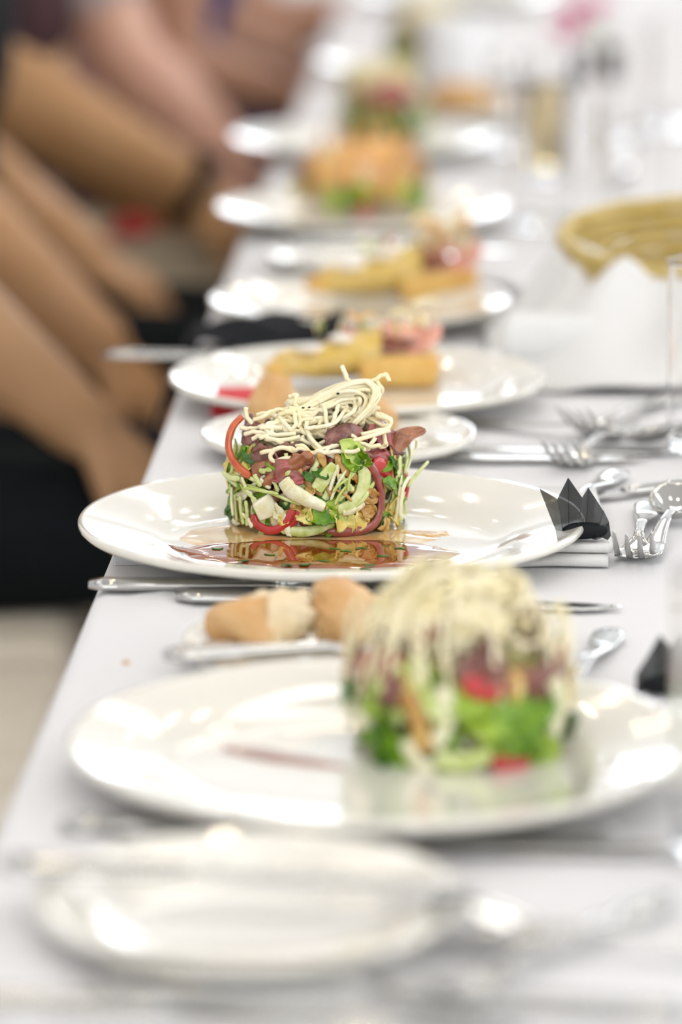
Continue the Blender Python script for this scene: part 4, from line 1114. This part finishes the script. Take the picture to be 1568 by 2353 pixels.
# ------------------------------------------------------------------ chairs and people
def chair(xh, y, label):
    o = empty('dining_chair', (xh, y, 0), label, 'chair', 'beige chairs along the table')
    bo = mk('seat', box(xh - 0.19, xh + 0.27, y - 0.22, y + 0.22, 0.375, 0.445), M['chair'], o); bevel(bo, 0.025, 4)
    bo = mk('backrest', box(xh - 0.27, xh - 0.21, y - 0.21, y + 0.21, 0.47, 0.92), M['chair'], o); bevel(bo, 0.025, 4)
    for sx, top in ((-0.235, 0.50), (0.235, 0.385)):
        for sy in (-0.18, 0.18):
            bo = mk('leg', box(xh + sx - 0.017, xh + sx + 0.017, y + sy - 0.017, y + sy + 0.017, 0, top), M['chairleg'], o, smooth=False); bevel(bo, 0.004)
    return o

def caps(p0, r0, p1, r1, n=7, sides=14):
    p0, p1 = np.asarray(p0, float), np.asarray(p1, float); d = unit(p1 - p0)
    P, R = [], []
    for t in np.linspace(0, 1, 5): P.append(p0 - d * r0 * math.cos(t * math.pi / 2)); R.append(max(1e-4, r0 * math.sin(t * math.pi / 2)))
    for t in np.linspace(0, 1, n)[1:-1]: P.append(p0 + (p1 - p0) * t); R.append(r0 + (r1 - r0) * t)
    for t in np.linspace(0, 1, 5): P.append(p1 + d * r1 * math.sin(t * math.pi / 2)); R.append(max(1e-4, r1 * math.cos(t * math.pi / 2)))
    V, Fc = [], []
    a = unit(np.cross(d, [0.31, 0.2, 0.93])); b = np.cross(d, a)
    for i in range(len(P)):
        for k in range(sides):
            an = 6.2832 * k / sides
            V.append(P[i] + (a * math.cos(an) + b * math.sin(an)) * R[i])
    for i in range(len(P) - 1):
        for k in range(sides):
            q, w_ = i * sides + k, i * sides + (k + 1) % sides
            Fc.append((q, w_, w_ + sides, q + sides))
    Fc.append(tuple(range(sides))[::-1]); Fc.append(tuple((len(P) - 1) * sides + k for k in range(sides)))
    return np.array(V), Fc

def ell(c, s):
    return blob(c, 1.0, s, 0.0, 1, 0, 24, 14)

def remesh(name, parts, voxel, mat, parent, smooth_it=4):
    v, f = join(parts)
    me = bpy.data.meshes.new('tmp'); me.from_pydata((v - ORIGIN[parent]).tolist(), [], f); me.update()
    t = bpy.data.objects.new('tmp', me); col.objects.link(t)
    m = t.modifiers.new('r', 'REMESH'); m.mode = 'VOXEL'; m.voxel_size = voxel
    s = t.modifiers.new('s', 'SMOOTH'); s.factor = 0.5; s.iterations = smooth_it
    dg = bpy.context.evaluated_depsgraph_get(); dg.update()
    me2 = bpy.data.meshes.new_from_object(t.evaluated_get(dg)); me2.name = name
    bpy.data.objects.remove(t); bpy.data.meshes.remove(me)
    me2.materials.clear(); me2.materials.append(mat)
    return link(name, me2, mat, parent)

def hand_parts(w_, d, nrm, side, curl=0.5, s=1.0):
    """palm and five fingers; w_ wrist, d pointing direction, nrm back-of-hand normal, side +1/-1 thumb side"""
    d = unit(d); nrm = unit(nrm - d * np.dot(nrm, d)); b = np.cross(d, nrm) * side
    out = []
    for k in range(4):
        o_ = (k - 1.5) * 0.019 * s
        kn = w_ + d * (0.082 - 0.004 * abs(k - 1.2)) * s - b * o_
        out.append(caps(w_ + d * 0.012 * s - b * o_ * 0.6, 0.016 * s, kn, 0.0115 * s))
        L = (0.040, 0.044, 0.041, 0.032)[k] * s
        p = kn; ang = 0.25
        for j, lk in enumerate((1.0, 0.66, 0.5)):
            ang += curl * (0.55, 0.75, 0.5)[j]
            dd = d * math.cos(ang) - nrm * math.sin(ang)
            q = p + dd * L * lk
            out.append(caps(p, (0.0098 - 0.0008 * j) * s, q, (0.0090 - 0.0010 * j) * s, 4, 10)); p = q
    p = w_ + d * 0.022 * s + b * 0.024 * s
    td = unit(d * 0.75 + b * 0.62 - nrm * 0.25)
    for j, lk in enumerate((0.042, 0.034, 0.026)):
        q = p + td * lk * s
        out.append(caps(p, (0.0135 - 0.0018 * j) * s, q, (0.0118 - 0.0018 * j) * s, 4, 10)); p = q
        td = unit(td - b * 0.28 - nrm * 0.12)
    return out

def person(label, hip, lean, rw, re, rh, lw, le, lh, skin, top, bottom, hair, sleeve='short', bare_legs=False, thick=1.0, long_hair=True, spread=0.105, thigh=0.0):
    """hip: (x,y) of the hip centre; lean: chest offset in x. r*/l*: elbow, wrist, hand direction (near arm = right)"""
    hx, hy = hip
    o = empty('person', (hx, hy, 0), label, 'person', 'guests seated along the table')
    pel = np.array([hx, hy, 0.54]); chest = np.array([hx + lean * 0.7, hy, 0.86]); nk_ = np.array([hx + lean, hy, 1.06])
    hd_ = nk_ + np.array([0.045, 0, 0.15])
    shR, shL = np.array([hx + lean * 0.95, hy - 0.165, 1.00]), np.array([hx + lean * 0.95, hy + 0.165, 1.00])
    body = [ell(pel, (0.115, 0.155, 0.10)), ell((pel + chest) / 2, (0.095, 0.13, 0.17)), ell(chest + np.array([0, 0, 0.02]), (0.105, 0.150, 0.15)),
            caps(shR, 0.052, shL, 0.052), caps(chest + np.array([0, 0, .1]), 0.075, nk_, 0.052), caps(nk_, 0.050, hd_ - np.array([0.01, 0, 0.05]), 0.050)]
    # head with face
    body += [ell(hd_ + np.array([-0.005, 0, 0.03]), (0.092, 0.074, 0.098)), ell(hd_ + np.array([0.028, 0, -0.045]), (0.058, 0.052, 0.062)),
             caps(hd_ + np.array([0.084, 0, 0.015]), 0.008, hd_ + np.array([0.102, 0, -0.022]), 0.012), ell(hd_ + np.array([0.080, 0, -0.058]), (0.010, 0.022, 0.009)),
             ell(hd_ + np.array([0.074, 0, -0.088]), (0.016, 0.020, 0.014))]
    for sy in (-1, 1):
        body += [ell(hd_ + np.array([-0.002, sy * 0.076, -0.008]), (0.017, 0.009, 0.030)), ell(hd_ + np.array([0.072, sy * 0.030, 0.030]), (0.016, 0.022, 0.008))]
    arms = []
    for sh, el, wr, hdv, sd_ in ((shR, re, rw, rh, 1), (shL, le, lw, lh, -1)):
        el, wr = np.array(el), np.array(wr)
        a = [caps(sh, 0.050 * thick, (sh + el) / 2, 0.046 * thick), caps((sh + el) / 2, 0.046 * thick, el, 0.040 * thick),
             caps(el, 0.040 * thick, el + (wr - el) * 0.3, 0.042 * thick), caps(el + (wr - el) * 0.3, 0.042 * thick, wr, 0.027 * thick)]
        arms += a + hand_parts(wr, np.array(hdv[0]), np.array(hdv[1]), sd_ * hdv[2], hdv[3])
    legs = []
    trous = []
    for sy in (-1, 1):
        hp_ = pel + np.array([0.02, sy * min(0.085, spread + 0.01), -0.015 - thigh]); kn = np.array([hx + 0.43, hy + sy * spread, 0.53 - thigh * 1.4]); an = np.array([hx + 0.40, hy + sy * spread, 0.09])
        legs += [caps(hp_, 0.080, kn, 0.056), caps(kn, 0.055, kn + (an - kn) * 0.3, 0.056), caps(kn + (an - kn) * 0.3, 0.056, an, 0.036), caps(an + np.array([-0.03, 0, -0.048]), 0.036, an + np.array([0.15, 0, -0.060]), 0.026)]
        trous += [caps(hp_, 0.092 - thigh * 0.5, kn, 0.068 - thigh * 0.5)] + ([] if bare_legs else [caps(kn, 0.067, an + np.array([0, 0, 0.02]), 0.056)])
    bd = remesh('body', body + arms + legs, 0.0065, skin, o)
    # clothes
    remesh('trousers' if not bare_legs else 'skirt', trous + [ell(pel, (0.130, 0.172, 0.095))], 0.011, bottom, o, 6)
    tp = [ell(pel + np.array([0, 0, 0.05]), (0.128, 0.170, 0.09)), ell((pel + chest) / 2, (0.112, 0.148, 0.19)), ell(chest + np.array([0, 0, 0.02]), (0.120, 0.166, 0.16))]
    if sleeve != 'none': tp.append(caps(shR, 0.063, shL, 0.063))
    else: tp += [caps(chest + np.array([0, sy * 0.085, 0.1]), 0.05, nk_ + np.array([-0.01, sy * 0.085, -0.03]), 0.035) for sy in (-1, 1)]
    for sh, el, wr in ((shR, re, rw), (shL, le, lw)):
        el, wr = np.array(el), np.array(wr)
        if sleeve == 'short': tp.append(caps(sh, 0.064 * thick, sh + (el - sh) * 0.55, 0.062 * thick))
        if sleeve == 'long': tp += [caps(sh, 0.064 * thick, el, 0.054 * thick), caps(el, 0.054 * thick, el + (wr - el) * 0.55, 0.050 * thick)]
    remesh('top' if not bare_legs else 'dress_top', tp, 0.011, top, o, 6)
    hr = [ell(hd_ + np.array([-0.022, 0, 0.048]), (0.092, 0.084, 0.096)), ell(hd_ + np.array([-0.045, 0, 0.0]), (0.062, 0.080, 0.085))]
    if long_hair: hr += [caps(hd_ + np.array([-0.06, 0.03, -0.02]), 0.055, nk_ + np.array([-0.07, 0.03, -0.06]), 0.035), caps(hd_ + np.array([-0.06, -0.03, -0.02]), 0.055, nk_ + np.array([-0.07, -0.03, -0.06]), 0.035)]
    remesh('hair', hr, 0.010, hair, o, 3)
    for sy in (-1, 1):
        e = mk('eye', blob(hd_ + np.array([0.0735, sy * 0.029, 0.010]), 0.0105, (1, 1, 0.8), 0, 1, 0, 14, 10), EYE, o)
        mk('pupil', blob(hd_ + np.array([0.0825, sy * 0.029, 0.010]), 0.0048, (0.5, 1, 1), 0, 1, 0, 10, 8), M['pepper_spot'], e)
    return o

EYE = material('eye_white', (0.8, 0.78, 0.74), 0.2)
skin_a = material('tan_skin', (0.45, 0.24, 0.10), 0.5, c2=(0.49, 0.27, 0.12), scale=12, spec=0.35)
skin_n = material('olive_skin', (0.37, 0.21, 0.105), 0.5, c2=(0.41, 0.235, 0.12), scale=12, spec=0.35)
skin_b = material('warm_skin', (0.50, 0.27, 0.12), 0.5, c2=(0.55, 0.31, 0.16), scale=12, spec=0.35)
skin_p = material('rosy_skin', (0.68, 0.40, 0.28), 0.5, c2=(0.62, 0.34, 0.25), scale=14, spec=0.35)
skin_d = material('brown_skin', (0.42, 0.22, 0.14), 0.5, c2=(0.46, 0.25, 0.16), scale=12, spec=0.35)
black_t = material('black_jersey', (0.010, 0.011, 0.012), 0.9, spec=0.15)
black_p = material('black_trousers', (0.007, 0.009, 0.010), 0.9, spec=0.15)
beige_s = material('beige_skirt', (0.50, 0.42, 0.30), 0.9)
darkred = material('dark_red_top', (0.05, 0.006, 0.010), 0.9, c2=(0.012, 0.006, 0.008), scale=10)
floral = material('floral_blouse', (0.50, 0.43, 0.42), 0.9, c2=(0.36, 0.17, 0.17), scale=16, lo=0.45, hi=0.6)
blue_t = material('blue_dress', (0.010, 0.025, 0.16), 0.8)
white_s = material('white_shirt', (0.74, 0.73, 0.70), 0.9)
grey_p = material('grey_trousers', (0.10, 0.07, 0.08), 0.9)
hair_b = material('brown_hair', (0.06, 0.035, 0.018), 0.5, bump=0.5, bscale=120)
hair_k = material('black_hair', (0.012, 0.010, 0.009), 0.45, bump=0.5, bscale=120)

def A_(px, py, y): return at_y(px, py, y)
# A: nearest guest in view, hand resting in the lap
person('nearest guest in black, bare forearm resting in the lap', (-0.500, 3.45), 0.03,
       A_(185, 975, 3.33), A_(-330, 535, 3.30), ((0.75, 0.02, -0.62), (0.5, -0.3, 0.8), 1, 0.45),
       A_(150, 1000, 3.54), A_(-340, 600, 3.62), ((0.8, -0.1, -0.55), (0.5, 0.1, 0.8), 1, 0.7), skin_n, black_t, black_p, hair_k, 'short', thick=1.15, spread=0.068, thigh=0.012)
chair(-0.49, 2.98, 'empty beige chair nearest the camera, at the lower left')
chair(-0.50, 3.45, 'beige chair of the nearest guest in black, its seat edge showing')
# B
person('second guest in black, hands together above the lap', (-0.485, 4.14), 0.03,
       A_(222, 790, 3.92), A_(-260, 370, 3.92), ((0.72, 0.0, -0.69), (0.7, -0.3, 0.6), 1, 0.6),
       A_(185, 590, 4.14), A_(-180, 330, 4.33), ((0.85, -0.25, -0.40), (0.4, -0.2, 0.85), 1, 0.8), skin_b, black_t, black_p, hair_b, 'short', thick=1.3)
chair(-0.485, 4.14, 'beige chair of the second guest in black')
# C
pc = person('guest in a dark red top and beige skirt with a dark wristwatch', (-0.475, 4.70), 0.03,
       A_(415, 425, 4.56), A_(-70, 165, 4.53), ((0.86, 0.05, -0.50), (0.45, -0.3, 0.8), 1, 0.6),
       A_(440, 500, 4.76), A_(80, 260, 4.88), ((0.8, -0.2, -0.5), (0.5, 0.1, 0.8), 1, 0.6), skin_a, darkred, beige_s, hair_k, 'short', bare_legs=True, thick=1.38)
chair(-0.475, 4.70, 'beige chair of the guest with the wristwatch')
wq = A_(440, 440, 4.56); wd_ = unit(A_(440, 440, 4.56) - A_(-70, 165, 4.53)); 
aa = np.linspace(0, 6.2832, 33); n1 = unit(np.cross(wd_, [0, 0, 1])); n2 = np.cross(wd_, n1)
wa = empty('wristwatch', tuple(wq), 'dark wristwatch on the wrist of the guest in dark red', 'watch')
mk('strap', tube(np.array([wq + (n1 * math.cos(t) + n2 * math.sin(t)) * 0.041 for t in aa]), 0.0025, 6, 0.011, np.array([n1 * math.cos(t) + n2 * math.sin(t) for t in aa]), caps=False), M['blackcloth'], wa)
mk('dial', tube(np.array([wq - n2 * 0.040, wq - n2 * 0.051]), 0.017, 20), M['blackcloth'], wa)
rs = [A_(255, 555, 4.6), A_(290, 530, 4.6), A_(335, 515, 4.62)]
mk('red_sash', tube(crom(rs, 14), 0.010, 10, 0.022, (0, -0.5, 0.8)), M['redcloth'], pc)
# D
person('guest in a pale floral blouse with a rosy bare forearm', (-0.440, 5.20), 0.06,
       A_(505, 400, 5.06), A_(270, 120, 5.02), ((0.70, 0.05, -0.70), (0.6, -0.3, 0.7), 1, 0.5),
       A_(520, 330, 5.30), A_(300, 130, 5.40), ((0.8, -0.1, -0.5), (0.5, 0.1, 0.8), 1, 0.6), skin_p, floral, grey_p, hair_b, 'short', thick=1.15)
chair(-0.440, 5.20, 'beige chair of the guest in the floral blouse')
# E
person('guest in a blue dress leaning to the table with bare arms', (-0.320, 5.72), 0.10,
       A_(640, 215, 5.58), A_(395, 150, 5.52), ((0.95, 0.1, -0.05), (0.1, -0.3, 0.9), 1, 0.5),
       A_(690, 160, 5.80), A_(480, 140, 5.92), ((0.95, -0.1, -0.05), (0.1, 0.2, 0.9), 1, 0.5), skin_d, blue_t, blue_t, hair_b, 'none', bare_legs=True, thick=1.15)
chair(-0.380, 5.72, 'beige chair of the guest in blue')
# F
person('farthest guest in a white shirt reaching onto the table', (-0.340, 6.28), 0.10,
       A_(755, 38, 6.10), A_(560, 120, 6.06), ((0.97, 0.05, 0.10), (0.0, -0.2, 1), 1, 0.6),
       A_(800, 20, 6.40), A_(600, 60, 6.50), ((0.97, -0.05, 0.0), (0.0, 0.2, 1), 1, 0.6), skin_d, white_s, grey_p, hair_k, 'short', thick=1.1)
chair(-0.360, 6.28, 'beige chair of the farthest guest')
